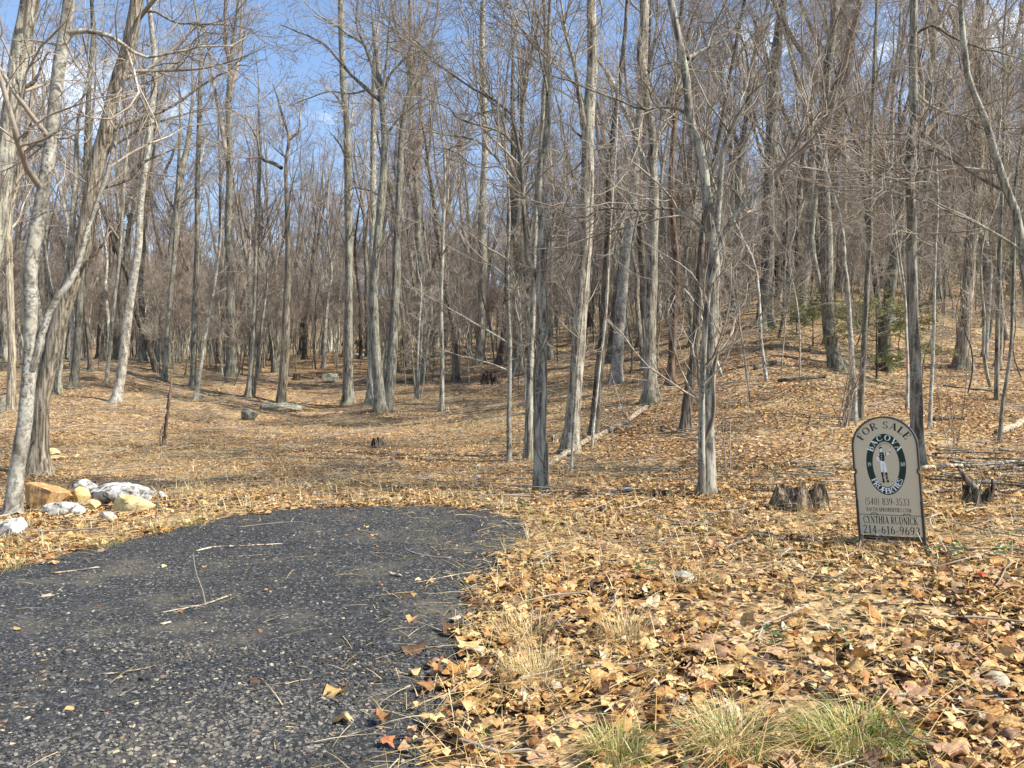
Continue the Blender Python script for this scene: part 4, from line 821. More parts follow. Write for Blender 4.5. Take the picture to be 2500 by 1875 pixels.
# ------------------------------------------------------------------ boulders
def rock(name, label, u0, u1, v0, v1, m, seed, cat='rock', group=None, deep=.8, cuts=13, sub=4, sink=.12, push=0.0, yaw=None):
    """a boulder whose outline fills pixels u0..u1, v0..v1, standing on the ground at v1"""
    rng = RNG(seed); c = ground_at((u0 + u1) / 2, v1); d = c[1]; W = (u1 - u0) * d / F; Hh = (v1 - v0) * d / F; D = W * deep; c = c + np.array([c[0] / d, 1, 0]) * (D * .35 + push); c[2] = gz(c[0], c[1])
    bm = bmesh.new(); bmesh.ops.create_icosphere(bm, subdivisions=sub, radius=1.0)
    pl = [nrm(rng.normal(size=3)) for _ in range(cuts)]; of = rng.uniform(.48, .80, cuts); o = Vector(rng.uniform(0, 50, 3))
    for v in bm.verts:
        p = np.array(v.co)
        for a_, b_ in zip(pl, of):
            t = p @ a_ - b_
            if t > 0: p = p - a_ * t
        p = p * (1 + .07 * mnoise.noise(Vector(p * 2.2) + o) + .04 * mnoise.noise(Vector(p * 6) + o)); v.co = p
    cs = np.array([tuple(v.co) for v in bm.verts]); lo, hi = cs.min(0), cs.max(0)
    for v in bm.verts:
        q = (np.array(v.co) - (lo + hi) / 2) / (hi - lo); v.co = (q[0] * W, q[1] * D, (q[2] + .5) * Hh * (1 + sink) - Hh * sink)
    me = bpy.data.meshes.new(name); bm.to_mesh(me); bm.free(); me.materials.append(m)
    for p in me.polygons: p.use_smooth = False
    me.set_sharp_from_angle(angle=math.radians(28)) if hasattr(me, 'set_sharp_from_angle') else None
    for p in me.polygons: p.use_smooth = True
    return tag(link(name, me, None, c, (0, 0, float(rng.normal(0, .06)) if yaw is None else yaw)), label, cat, group)
BG = 'boulders beside the smooth pale tree'
rock('boulder', 'big orange brown boulder with streaked face beside the smooth pale tree', 50, 178, 1180, 1249, M['rock_orange'], 1, 'boulder', BG, .7)
rock('boulder', 'white and black lichened boulder at the back of the pile', 176, 244, 1176, 1228, M['rock_pale'], 2, 'boulder', BG, .7, push=.25)
rock('boulder', 'long pale grey boulder with dark blotches along its top', 218, 388, 1182, 1240, M['rock_pale'], 3, 'boulder', BG, .45)
rock('boulder', 'rounded yellow boulder standing between the orange and pale boulders', 174, 220, 1189, 1236, M['rock_yellow'], 4, 'boulder', BG, .8)
rock('stone', 'small yellow stone at the front centre of the pile', 202, 246, 1221, 1251, M['rock_yellow'], 5, 'stone', BG, .7)
rock('boulder', 'sloping yellow tan boulder at the front right of the pile', 268, 376, 1211, 1257, M['rock_yellow'], 6, 'boulder', BG, .6)
rock('boulder', 'low grey and white slab in front of the orange boulder', 106, 206, 1226, 1264, M['rock_pale'], 7, 'boulder', BG, .6)
rock('stone', 'small white stone at the right end of the pile', 386, 403, 1199, 1223, M['rock_pale'], 8, 'stone', BG, .8)
rock('boulder', 'grey white boulder at the left edge just below the smooth tree', -8, 62, 1268, 1317, M['rock_pale'], 9, 'boulder', BG, .7)
rock('stone', 'flat blotched stone lying before the sloping yellow boulder', 238, 292, 1249, 1271, M['rock_grey'], 10, 'stone', BG, .7)
rock('stone', 'flat orange chip of stone lying on the leaves in front of the pile', 200, 234, 1258, 1271, M['rock_orange'], 11, 'stone', BG, .8)
rock('stone', 'squared tan stone just right of the shaggy tree', 110, 147, 1095, 1114, M['rock_yellow'], 12, 'stone')
rock('stone', 'small cream stone lying right of the squared tan stone', 176, 192, 1109, 1118, M['rock_yellow'], 13, 'stone')
rock('stone', 'low flat tan stone in front of the squared tan stone', 113, 163, 1114, 1124, M['rock_yellow'], 14, 'stone')
rock('boulder', 'dark angular rock at the left edge behind the brownish trunk', -6, 15, 966, 1008, M['rock_mossy'], 15, 'boulder')
rock('boulder', 'long mossy grey stone at the foot of the crooked brown tree', 634, 738, 982, 1005, M['rock_mossy'], 16, 'boulder', None, .5, push=.4)
rock('boulder', 'jagged mossy rock left of the crooked brown tree', 588, 632, 998, 1026, M['rock_mossy'], 17, 'boulder')
rock('boulder', 'flat topped green grey boulder at the back of the clearing', 783, 827, 914, 936, M['rock_mossy'], 18, 'boulder')
rock('stone', 'pale stone slab on the forest floor beyond the straight grey tree', 863, 890, 864, 875, M['rock_pale'], 19, 'stone')
rock('stone', 'small white stone left of the vine wrapped tree, farther of two', 1158, 1174, 1134, 1143, M['rock_pale'], 20, 'stone')
rock('stone', 'small white stone left of the vine wrapped tree, nearer of two', 1157, 1175, 1161, 1171, M['rock_pale'], 21, 'stone')
rock('stone', 'flat white stone flush with the leaves, left of two', 1472, 1503, 1196, 1208, M['rock_pale'], 22, 'stone')
rock('stone', 'flat white stone flush with the leaves, right of two', 1517, 1551, 1192, 1204, M['rock_pale'], 23, 'stone')
rock('stone', 'flat grey stone sunk in the leaves left of the for sale sign', 1640, 1700, 1400, 1422, M['rock_grey'], 24, 'stone')
rock('stone', 'tan stone lying against the foot of the wide rotted stump', 1944, 1966, 1222, 1238, M['rock_orange'], 25, 'stone')

# ------------------------------------------------------------------ stumps, logs and branches
def stump(label, u0, u1, v0, v1, seed, m='rot', spikes=.5, name='stump', sides=34, topw=.75):
    rng = RNG(seed); c = ground_at((u0 + u1) / 2, v1); d = c[1]; W = (u1 - u0) * d / F / 2; H = (v1 - v0) * d / F; c = c + np.array([c[0] / d, 1, 0]) * W * .6; c[2] = gz(c[0], c[1])
    th = np.arange(sides) * 2 * np.pi / sides; rid = 1 + .16 * rng.normal(size=sides) * np.where(np.arange(sides) % 2, 1, -.6)
    hs = H * (1 - spikes * rng.uniform(0, 1, sides)); rows = []
    for f, rr in ((-.12, 1.12), (.0, 1.0), (.25, .9), (.6, .8), (1.0, topw)):
        r = W * rr * (1 + (rid - 1) * (.6 + f)); rows.append(np.c_[np.cos(th) * r, np.sin(th) * r * .8, hs * f + (0 if f > 0 else -.05)])
    inn = W * topw * .72 * rid; rows.append(np.c_[np.cos(th) * inn, np.sin(th) * inn * .8, hs * .72]); rows.append(np.c_[np.cos(th) * inn * .4, np.sin(th) * inn * .3, np.full(sides, H * .35)])
    V = np.concatenate(rows); k = np.arange(len(rows) - 1)[:, None] * sides; j = np.arange(sides)[None]; j2 = (j + 1) % sides
    Q = np.stack([k + j, k + j2, k + sides + j2, k + sides + j], -1).reshape(-1, 4)
    return tag(link(name, mesh_from(name, V, Q, mats=[M[m]], smooth=False), None, c), label, 'stump'), c, d
stump('wide rotted stump with a jagged ridged face left of the for sale sign', 1878, 2030, 1184, 1246, 61, 'rot', .5, topw=.7)
stump('small black stump alone in the middle of the clearing', 903, 943, 1066, 1092, 62, 'rot', .4, topw=.6)
stump('dark heap of rotted stump wood below the grey forest tree', 1170, 1222, 908, 940, 63, 'rot', .8)
stump('tiny cut stump at the foot of the young tree', 1084, 1097, 991, 1003, 64, 'wood', .2)
stump('black hollow stump end at the back of the clearing left of the green grey boulder', 715, 734, 913, 930, 65, 'rot', .3)
stump('short broken stub behind the vine wrapped tree', 1346, 1364, 1060, 1082, 66, 'wood', .6)
stump('low dark stump beside the flat white stones and vine draped tree', 1592, 1640, 1196, 1222, 68, 'rot', .7)
st, c, d = stump('torn root stump with a tall splintered spike at the far right', 2350, 2425, 1186, 1240, 67, 'rot', .6)
X = resample(np.array([[.02, 0, .08, .06], [-.05, .0, .2, .05], [-.14, .02, .33, .03], [-.2, .03, .42, .012]]), 8); link('spike', mesh_from('spike', *tubes(X[None, :, :3], X[None, :, 3], 8), mats=[M['dark']]), st)
X = resample(np.array([[.1, 0, .05, .035], [.16, 0, .18, .025], [.17, .02, .30, .01]]), 8); link('spike', mesh_from('spike', *tubes(X[None, :, :3], X[None, :, 3], 8), mats=[M['rot']]), st)

def log(name, label, p, wpx, m, seed, cat='log', group=None, lift=0.0, sides=9, forks=0, air=None):
    """a log or branch lying on the ground through photograph pixels p"""
    rng = RNG(seed); W = np.array([ground_at(u, v) for u, v in p]); c = W[0].copy(); d = W[:, 1]
    r = np.linspace(wpx[0], wpx[1], len(p)) * d / F / 2; W[:, 2] += r * .6 + lift
    if air is not None: W[:, 2] += np.array(air)
    X = resample(np.c_[W - c, r], max(8, len(p) * 3)); X[:, :3] += rng.normal(0, 1, (len(X), 3)) * X[:, 3:] * .18
    acc = Acc(); fl = 1 + rng.normal(0, .09, (1, len(X), sides)); acc.add(*tubes(X[None, :, :3], X[None, :, 3], sides, flare=fl))
    for e in (0, -1):     # broken ends
        n0 = acc.n; i0 = 0 if e == 0 else (len(X) - 1) * sides; acc.F.setdefault(3, []).append(np.array([[i0, i0 + k, i0 + k + 1] if e else [i0, i0 + k + 1, i0 + k] for k in range(1, sides - 1)]))
    if forks:
        P2, R2 = grow(rng, X[None, :, :3], X[None, :, 3], forks, .3, 1, (.4, .9), (.15, .4), 5, .15, .03, .5, .003); P2[..., 2] = np.maximum(P2[..., 2], X[:, 2].min()); acc.add(*tubes(P2, R2, 4))
    return tag(link(name, acc.mesh(name, [M[m]]), None, c), label, cat, group)
log('fallen_log', 'pale crooked fallen log running uphill from the vine wrapped tree', [(1337, 1142), (1372, 1122), (1405, 1106), (1438, 1082), (1462, 1068), (1490, 1053), (1528, 1038), (1577, 1008)], (15, 12), 'wood', 81, air=(.0, .04, .06, .04, 0, .02, .05, .1), forks=4)
log('fallen_branch', 'dark fallen branch lying beyond the pale crooked log', [(1460, 1026), (1495, 1020), (1528, 1013)], (7, 4), 'dark', 82, 'branch')
log('fallen_branch', 'pale broken branch left of the vine draped tree', [(1620, 1047), (1646, 1060), (1670, 1064), (1695, 1069)], (6, 3), 'wood', 83, 'branch', lift=.05, forks=5)
log('fallen_branch', 'pale thin branch lying on the leaves below the crooked log', [(1385, 1134), (1420, 1125), (1458, 1118)], (5, 3), 'wood', 98, 'branch', forks=2)
log('fallen_log', 'dark fallen log lying level on the slope below the evergreen', [(1901, 933), (1951, 927), (2013, 921)], (10, 8), 'dark', 84)
log('fallen_log', 'mossy broken log on the slope left of the evergreen', [(1843, 902), (1870, 893), (1897, 885)], (12, 9), 'fissured', 85)
log('fallen_log', 'tan log end slanting in from the right edge of the slope', [(2437, 1062), (2464, 1050), (2510, 1028)], (17, 18), 'wood', 86)
log('fallen_log', 'dark log slanting across the upper slope at the right edge', [(2405, 762), (2450, 748), (2520, 732)], (14, 16), 'dark', 87)
log('fallen_log', 'brown log lying level behind the tall speckled tree', [(2272, 1028), (2310, 1026), (2352, 1023)], (12, 9), 'rot', 88)
log('fallen_branch', 'thin dark branch on the slope below the stout ridged tree', [(2290, 941), (2350, 948), (2421, 956)], (5, 3), 'dark', 89, 'branch')
log('fallen_log', 'small log on the low bank right of the many limbed oak', [(958, 936), (985, 931), (1008, 927)], (8, 6), 'wood', 90)
log('fallen_branch', 'curved dead branch at the back left of the clearing', [(558, 908), (585, 900), (598, 893), (610, 895)], (6, 4), 'dark', 91, 'branch', forks=5)
log('fallen_branch', 'long grey pole lying across the brush right of the sign', [(2250, 1156), (2362, 1148), (2430, 1144), (2520, 1140)], (11, 9), 'wood', 92, 'branch', lift=.06)
log('fallen_branch', 'pale pole lying in the brush below the long grey pole', [(2254, 1212), (2310, 1203), (2368, 1196)], (8, 5), 'wood', 93, 'branch', lift=.03, forks=3)
log('fallen_branch', 'straight grey stick at the right edge level with the sign foot', [(2395, 1304), (2450, 1300), (2520, 1296)], (9, 8), 'grey', 94, 'branch')
log('fallen_branch', 'thin pale branch at the right edge above the grey stick', [(2440, 1240), (2480, 1239), (2520, 1239)], (5, 4), 'wood', 95, 'branch')
rgb = RNG(96)
for i in range(34):
    u, v = rgb.uniform(2265, 2490), rgb.uniform(1130, 1225); a_ = rgb.normal(0, .25); ln = rgb.uniform(40, 130)
    log('brush_branch', 'thin dead branch tangled in the brush pile right of the sign', [(u, v), (u + ln * .5 * math.cos(a_), v + ln * .2 * math.sin(a_)), (u + ln * math.cos(a_), v + ln * .35 * math.sin(a_))], (rgb.uniform(4, 8), 3), ['wood', 'dark', 'grey'][i % 3], 600 + i, 'branch', 'branches in the brush pile', lift=float(rgb.uniform(.05, .26)), sides=5, forks=4)
for i in range(16):
    u, v = rgb.uniform(1770, 2070), rgb.uniform(1160, 1230); a_ = rgb.normal(0, .35); ln = rgb.uniform(40, 100)
    log('stump_branch', 'thin dead branch lying around the wide rotted stump', [(u, v), (u + ln * .5, v + ln * .15 * math.sin(a_)), (u + ln, v + ln * .3 * math.sin(a_))], (rgb.uniform(4, 6), 2), ['wood', 'grey'][i % 2], 640 + i, 'branch', 'branches around the wide stump', lift=float(rgb.uniform(.05, .16)), sides=5, forks=4)
def R1(*q): return [(x * .4521, 1150 + y * .4521) for x, y in q]
stick = lambda label, p, w_, m, sd, fk=0, lift=.045: log('stick', label, p, w_, m, sd, 'stick', 'sticks on the drive', lift=lift, sides=6, forks=fk)
stick('long tan stick lying across the upper middle of the drive', R1((1060, 462), (1160, 438), (1270, 436), (1400, 426), (1525, 420)), (4.5, 2.5), 'wood', 701, 2)
stick('tan stick on the left part of the drive', R1((275, 585), (380, 572), (540, 548)), (3.5, 2), 'wood', 702)
stick('forked twig with an upright side shoot in the middle of the drive', R1((1245, 708), (1170, 735), (1110, 755), (990, 780), (870, 800)), (5, 2), 'wood', 703, 3)
stick('splintered stick with bark lying low on the drive', R1((550, 1145), (620, 1140), (690, 1128), (780, 1112), (860, 1090)), (4, 3), 'wood', 704, 1)
stick('thin straw coloured twig just below the long tan stick', R1((1210, 492), (1320, 488), (1440, 478)), (2, 1.5), 'wood', 705)
stick('thin dark twig near the far end of the drive', R1((1290, 328), (1480, 305), (1620, 300), (1690, 312)), (2.5, 1.5), 'twig', 706, 2)
stick('long thin stem reaching from the leaves onto the drive', [(1012, 1438), (1090, 1422), (1185, 1405)], (2, 1.5), 'wood', 707)
stick('long bent stem at the bottom of the drive near the leaves', R1((1640, 1532), (1850, 1490), (2060, 1430)), (2.5, 2), 'wood', 708)
stick('short thick pale stick on the right side of the drive', R1((2108, 588), (2138, 594), (2168, 602)), (7, 6), 'wood', 709)
stick('short pale stick below the forked twig', R1((868, 868), (895, 862), (922, 855)), (6, 5), 'wood', 710)
stick('thin bent twig by the drive edge', [(986, 1350), (1010, 1362), (1060, 1372), (1100, 1375)], (2, 1.5), 'twig', 711, 2)
X = resample(np.array([[0, 0, 0, .006], [-.03, .02, .10, .005], [-.08, .03, .22, .004], [-.10, .03, .36, .003]]), 8); c = ground_at(1110 * .4521, 1150 + 755 * .4521)
tag(link('twig', mesh_from('twig', *tubes(X[None, :, :3], X[None, :, 3], 5), mats=[M['twig']]), None, c + np.array([0, 0, .04])), 'thin upright twig standing from the middle of the drive', 'twig')
stump('small dark wood stub standing on the drive near the bottom', 832, 856, 1664, 1694, 69, 'rot', .5, 'wood_stub', 14)

def big_leaf(u, v, size, label, ci, seed, q=1, lift=.05, tilt=(.2, .1)):
    rng = RNG(seed); V, T = LEAFT[q][2:]; me = mesh_from('fallen_leaf', V * size, T, np.tile(np.array(ci), (len(V), 1)), True, [M['leaf']]); c = ground_at(u, v)
    o = tag(link('maple_leaf', me, None, c + np.array([0, 0, lift]), (tilt[0], tilt[1], float(rng.uniform(0, 6)))), label, 'leaf'); return o
big_leaf(838, 1780, .115, 'large tan maple leaf lying alone at the bottom of the drive', (.62, .43, .22), 1, 1)
big_leaf(402, 1394, .085, 'pale yellow leaf lying on the drive below the long tan stick', (.66, .58, .28), 2, 4)
big_leaf(171, 1755, .07, 'small orange leaf on the lower left of the drive', (.55, .27, .12), 3, 2)
big_leaf(942, 1832, .075, 'reddish leaf on the drive near the bottom edge', (.40, .15, .07), 4, 5)
big_leaf(1592, 1496, .13, 'pale cream oak leaf catching the sun right of the drive', (.74, .60, .36), 5, 7, .09, (.5, .2))
big_leaf(2300, 1392, .15, 'wide orange brown leaf lying below the green plants', (.42, .22, .08), 6, 2, .09)
big_leaf(2293, 1430, .16, 'big pinkish brown sycamore leaf facing the sun', (.46, .29, .19), 7, 4, .12, (.9, .1))
big_leaf(2398, 1430, .06, 'small bright red leaf at the right', (.75, .07, .02), 8, 1, .08)
big_leaf(1820, 1553, .12, 'upright brown leaf standing on edge in the lower middle', (.40, .24, .11), 9, 5, .10, (1.1, .1))

# green plants among the leaves
def plant(u, v, wpx, n, label, seed):
    rng = RNG(seed); c = ground_at(u, v); r = wpx * c[1] / F / 2; acc = Acc()
    OV = np.array([[-.5, 0, 0], [-.15, -.3, .05], [.3, -.22, .03], [.5, 0, -.06], [.3, .22, .03], [-.15, .3, .05], [0, 0, -.03]]); OT = np.array([[6, i, (i + 1) % 6] for i in range(6)])
    a_ = rng.uniform(0, 6.28, n); q = np.sqrt(rng.uniform(0, 1, n)) * r; s_ = rng.uniform(.4, .8, n) * r
    scatter(OV, OT, np.c_[np.cos(a_) * q, np.sin(a_) * q, rng.uniform(.06, .16, n)], s_, rot_mats(a_, rng.normal(0, .35, n), rng.normal(0, .35, n)), np.array([(.06, .13, .04), (.09, .17, .05), (.05, .10, .045)])[rng.integers(0, 3, n)], acc)
    tag(link('green_plant', acc.mesh('green_plant', [M['green']], False), None, c), label, 'plant')
plant(2278, 1378, 44, 16, 'low green plant right of the sign foot, leftmost of three', 1); plant(2338, 1372, 50, 18, 'low green plant right of the sign, middle of three', 2); plant(2462, 1372, 60, 16, 'low green plant at the right edge, rightmost of three', 3)
plant(1573, 1420, 40, 16, 'small green weed in the leaves right of the drive', 4); plant(1894, 1588, 60, 18, 'small dark green weed in the near leaves under the sign', 5); plant(2060, 1600, 50, 12, 'small green weed low in the leaves right of another weed', 6); plant(1660, 1895, 40, 10, 'green weed at the bottom edge', 7)
plant(1275, 1250, 40, 14, 'low bright green weed at the far right corner of the drive', 8)

# evergreens and weeds
def evergreen(label, u, v, d, wpx, hpx, n, seed, lean=0.0):
    rng = RNG(seed); c = at_depth(u, v, d) if d else ground_at(u, v); d = c[1]; c[2] = gz(c[0], c[1]); W = wpx * d / F / 2; H = hpx * d / F
    X = resample(np.array([[0, 0, -.1, .03], [.1 * lean, 0, H * .5, .02], [.3 * lean, 0, H, .006]]), 10); root_o = tag(link('evergreen_shrub', None, None, c), label, 'shrub')
    link('trunk', mesh_from('trunk', *tubes(X[None, :, :3], X[None, :, 3], 6), mats=[M['dark']]), root_o)
    P1, R1_ = grow(rng, X[None, :, :3], X[None, :, 3], n, .12, .98, (1.1, 1.5), (.5, 1.1), 6, .1, -.02, .6, .006, lens=W * 1.3)
    P2, R2 = grow(rng, P1, R1_, n * 12, .1, 1, (.5, .9), (.25, .5), 4, .12, -.03, .7, .005, lens=W * .8, flat=.7)
    acc = Acc(); acc.add(*tubes(P1, R1_, 4)); acc.add(*tubes(P2, R2, 3)); link('branches', acc.mesh('branches', [M['twig']]), root_o)
    P3, R3 = grow(rng, P2, R2, n * 130, .1, 1, (.5, 1.1), (.5, 1), 2, .0, 0, 1, .009, lens=.20, flat=.6); acc = Acc(); acc.add(*tubes(P3, R3, 3)); link('needles', acc.mesh('needles', [M['needle']]), root_o)
evergreen('wispy evergreen shrub with thin green sprays above the for sale sign', 2140, 925, 0, 300, 190, 26, 1)
evergreen('sparse evergreen shrub on the slope left of the slim leaning tree', 1985, 845, 0, 240, 130, 20, 2)
evergreen('dense evergreen high on the slope at the right edge', 2440, 770, 0, 280, 160, 34, 3)
evergreen('small evergreen bush in the woods behind the many limbed oak', 978, 880, 0, 70, 65, 14, 4)
evergreen('faint green bush in the woods behind the straight grey tree', 880, 868, 0, 60, 60, 14, 5)

def bush(name, label, u, v, hpx, n, seed, spread=.35, twig='twig', r=.005, n2=60, cat='shrub'):
    rng = RNG(seed); c = ground_at(u, v); H = hpx * c[1] / F; P = np.empty((n, 6, 3)); d_ = nrm(np.c_[rng.normal(0, spread, n), rng.normal(0, spread, n), np.ones(n)]); P[:, 0] = np.c_[rng.normal(0, .05, n), rng.normal(0, .05, n), np.full(n, -.03)]
    st_ = H * rng.uniform(.5, 1.05, n) / 5
    for k in range(1, 6): P[:, k] = P[:, k - 1] + d_ * st_[:, None]; d_ = nrm(d_ + rng.normal(0, .12, (n, 3)) + np.array([0, 0, .04]))
    R = np.full((n, 1), r) * np.linspace(1, .45, 6)[None]; acc = Acc(); acc.add(*tubes(P, R, 5))
    if n2: P2, R2 = grow(rng, P, R, n2, .25, 1, (.4, .9), (.2, .5), 4, .15, .05, .7, .0022); acc.add(*tubes(P2, R2, 3))
    return tag(link(name, acc.mesh(name, [M[twig]]), None, c), label, cat)
bush('bare_shrub', 'many stemmed bare shrub directly behind the for sale sign', 2060, 1040, 190, 12, 1, .3, 'twig', .012, 120)
bush('bare_shrub', 'thin bare stems rising between the vine draped tree and the stump', 1775, 1165, 420, 5, 2, .1, 'twig', .007, 50)
bush('bare_shrub', 'tangle of dry weed stems left of the for sale sign foot', 1990, 1265, 90, 14, 3, .6, 'twig_red', .003, 60)
bush('bare_shrub', 'dry brown weed stems in the leaves in front of the stump', 1800, 1300, 90, 18, 4, .5, 'twig_red', .0025, 60)
bush('bare_shrub', 'thin whips growing from the brush pile at the right edge', 2440, 1215, 200, 8, 5, .5, 'twig', .005, 50)
bush('bare_shrub', 'bare wiry seedling in the leaves behind the boulders', 240, 1150, 60, 5, 6, .8, 'twig', .004, 20)
bush('bare_shrub', 'thin arching whips right of the tall speckled tree', 2330, 1130, 420, 4, 7, .18, 'twig', .007, 20)
bush('bare_shrub', 'tall bare whips left of the leaning dark trunk', 1500, 1100, 260, 4, 8, .2, 'twig', .005, 30)
bush('bare_shrub', 'red stemmed weeds at the left edge before the lowest boulder', 42, 1320, 55, 12, 9, .5, 'twig_red', .0025, 20)

# the dried stalk on the left drive edge
c = ground_at(378, 1297); d = c[1]; rt = tag(link('dried_stalk', None, None, c), 'tall dried brown weed stalk with a seed spike before the boulders', 'plant')
def loc_(q, dy=0): return np.array([at_depth(u, v, d) - c + np.array([0, dy, 0]) for u, v in q])
X = resample(np.c_[loc_([(378, 1297), (382, 1250), (388, 1180), (393, 1120), (395, 1085)]), np.array([.010, .009, .007, .006, .006])], 14); link('stem', mesh_from('stem', *tubes(X[None, :, :3], X[None, :, 3], 7), mats=[M['wood']]), rt)
for q, w_ in (([(395, 1088), (403, 1060), (410, 1000), (416, 950), (420, 925)], (.011, .016, .017, .012, .004)), ([(394, 1090), (393, 1070), (396, 1040)], (.010, .015, .006)), ([(397, 1084), (407, 1074), (410, 1058)], (.006, .010, .003))):
    X = resample(np.c_[loc_(q), np.array(w_)], 22); link('seed_spike', mesh_from('seed_spike', *tubes(X[None, :, :3], X[None, :, 3], 8, flare=1 + RNG(4).normal(0, .28, (1, 22, 8))), mats=[M['red']]), rt)

# vines
def vine(label, tree, h0, h1, turns, r, seed, off=1.05, ph=0.0, hang=None):
    root_o, b, TP, TR = tree; rng = RNG(seed); K = 60; h = np.linspace(h0, h1, K); P = np.empty((K, 3))
    for i in range(K):
        j = np.clip(np.searchsorted(TP[:, 2], h[i]), 1, len(TP) - 1); f = (h[i] - TP[j - 1, 2]) / (TP[j, 2] - TP[j - 1, 2] + 1e-6); c_ = TP[j - 1] * (1 - f) + TP[j] * f; rr = (TR[j - 1] * (1 - f) + TR[j] * f) * off + r * .6
        a_ = ph + turns * 6.28 * (i / K) + .4 * math.sin(i * .35 + seed); P[i] = [c_[0] + math.cos(a_) * rr, c_[1] + math.sin(a_) * rr, h[i]]
    R = np.linspace(r, r * .6, K); acc = Acc(); acc.add(*tubes(P[None], R[None], 6))
    if hang:
        P2, R2 = grow(rng, P[None], R[None], hang, .3, 1, (.6, 1.3), (.3, 1.0), 8, .25, -.16, .6, .003, lens=1.1); acc.add(*tubes(P2, R2, 4))
    tag(link('climbing_vine', acc.mesh('climbing_vine', [M['vine']]), None, b), label, 'vine')
vine('thick vine coiling up from the foot of the vine wrapped tree', T25, .0, 3.4, 1.6, .016, 1, 1.1, -1.2, 10)
vine('thin vine winding the other way up the vine wrapped tree', T25, .1, 3.2, -2.2, .008, 2, 1.06, .3, 8)
vine('shredded vine hanging from the upper fork of the vine wrapped tree', T25, 1.6, 4.4, 1.2, .010, 3, 1.3, 2.0, 22)
vine('thick pale vine running up the twin stemmed vine draped tree', T31, .4, 3.9, .7, .018, 4, 1.1, -2.2, 10)
vine('tangled vine around the crotch of the vine draped tree', T31, 2.0, 4.6, 1.5, .010, 5, 1.4, -1.0, 26)

# orange survey ribbons
def ribbon(label, u, v, dref, wpx, hpx, seed):
    rng = RNG(seed); c = at_depth(u, v, ground_at(*dref)[1]); k = c[1] / F; w_, h_ = wpx * k, hpx * k; acc = Acc()
    for sgn in (-1, 1):
        z = np.linspace(0, -h_, 5); xx = sgn * np.linspace(.1, .7, 5) * w_ * .5; V = np.r_[np.c_[xx - w_ * .14, np.sin(z * 40) * .01 + sgn * .006, z], np.c_[xx + w_ * .14, np.cos(z * 30) * .01 + sgn * .006, z]]; acc.add(V, np.array([[i, i + 1, i + 6, i + 5] for i in range(4)]))
    a_ = np.linspace(0, 2 * np.pi, 9)[:-1]; V = np.r_[np.c_[np.cos(a_) * w_ * .25, np.sin(a_) * w_ * .25, np.full(8, h_ * .15)], np.c_[np.cos(a_) * w_ * .25, np.sin(a_) * w_ * .25, np.full(8, -h_ * .1)]]; acc.add(V, np.array([[i, (i + 1) % 8, 8 + (i + 1) % 8, 8 + i] for i in range(8)]))
    tag(link('survey_ribbon', acc.mesh('survey_ribbon', [M['ribbon']], False), None, c), label, 'ribbon')
hero('thin_sapling', 'thin sapling carrying an orange ribbon left of the tall speckled tree', [(2214, 1000), (2216, 940), (2216, 880), (2212, 800), (2208, 700)], (8, 5), bark='smooth', H=8, nl=5, low=.5, crown=(20, 80, 120), llen=1.5)
ribbon('bright orange red ribbon tied to the thin sapling left of the speckled tree', 2216, 886, (2214, 1000), 12, 14, 1)

# ------------------------------------------------------------------ the for sale sign
TH, TN, SF = .20, .085, .18
def ln(x0, y0, x1, y1, w_):
    d_ = np.array([x1 - x0, y1 - y0]); n_ = np.array([-d_[1], d_[0]]) / np.hypot(*d_) * w_ / 2; p, q = np.array([x0, y0]), np.array([x1, y1]); t_ = np.linspace(0, 1, 4)
    return [np.array([p + d_ * t_[i] - n_, p + d_ * t_[i + 1] - n_, p + d_ * t_[i + 1] + n_, p + d_ * t_[i] + n_]) for i in range(3)]
def ar(cx, cy, rx, ry, a0, a1, th=TH, tn=TN, n=12):
    a_ = np.radians(np.linspace(a0, a1, n + 1)); out = []
    for i in range(n):
        q = []
        for k, s_ in ((i, -1), (i + 1, -1), (i + 1, 1), (i, 1)):
            t_ = tn + (th - tn) * abs(math.cos(a_[k])) ** 1.3; q.append((cx + (rx + s_ * t_ / 2) * math.cos(a_[k]), cy + (ry + s_ * t_ / 2) * math.sin(a_[k])))
        out.append(np.array(q))
    return out
def sf(x, y, w_=SF): return ln(x - w_, y, x + w_, y, .05)
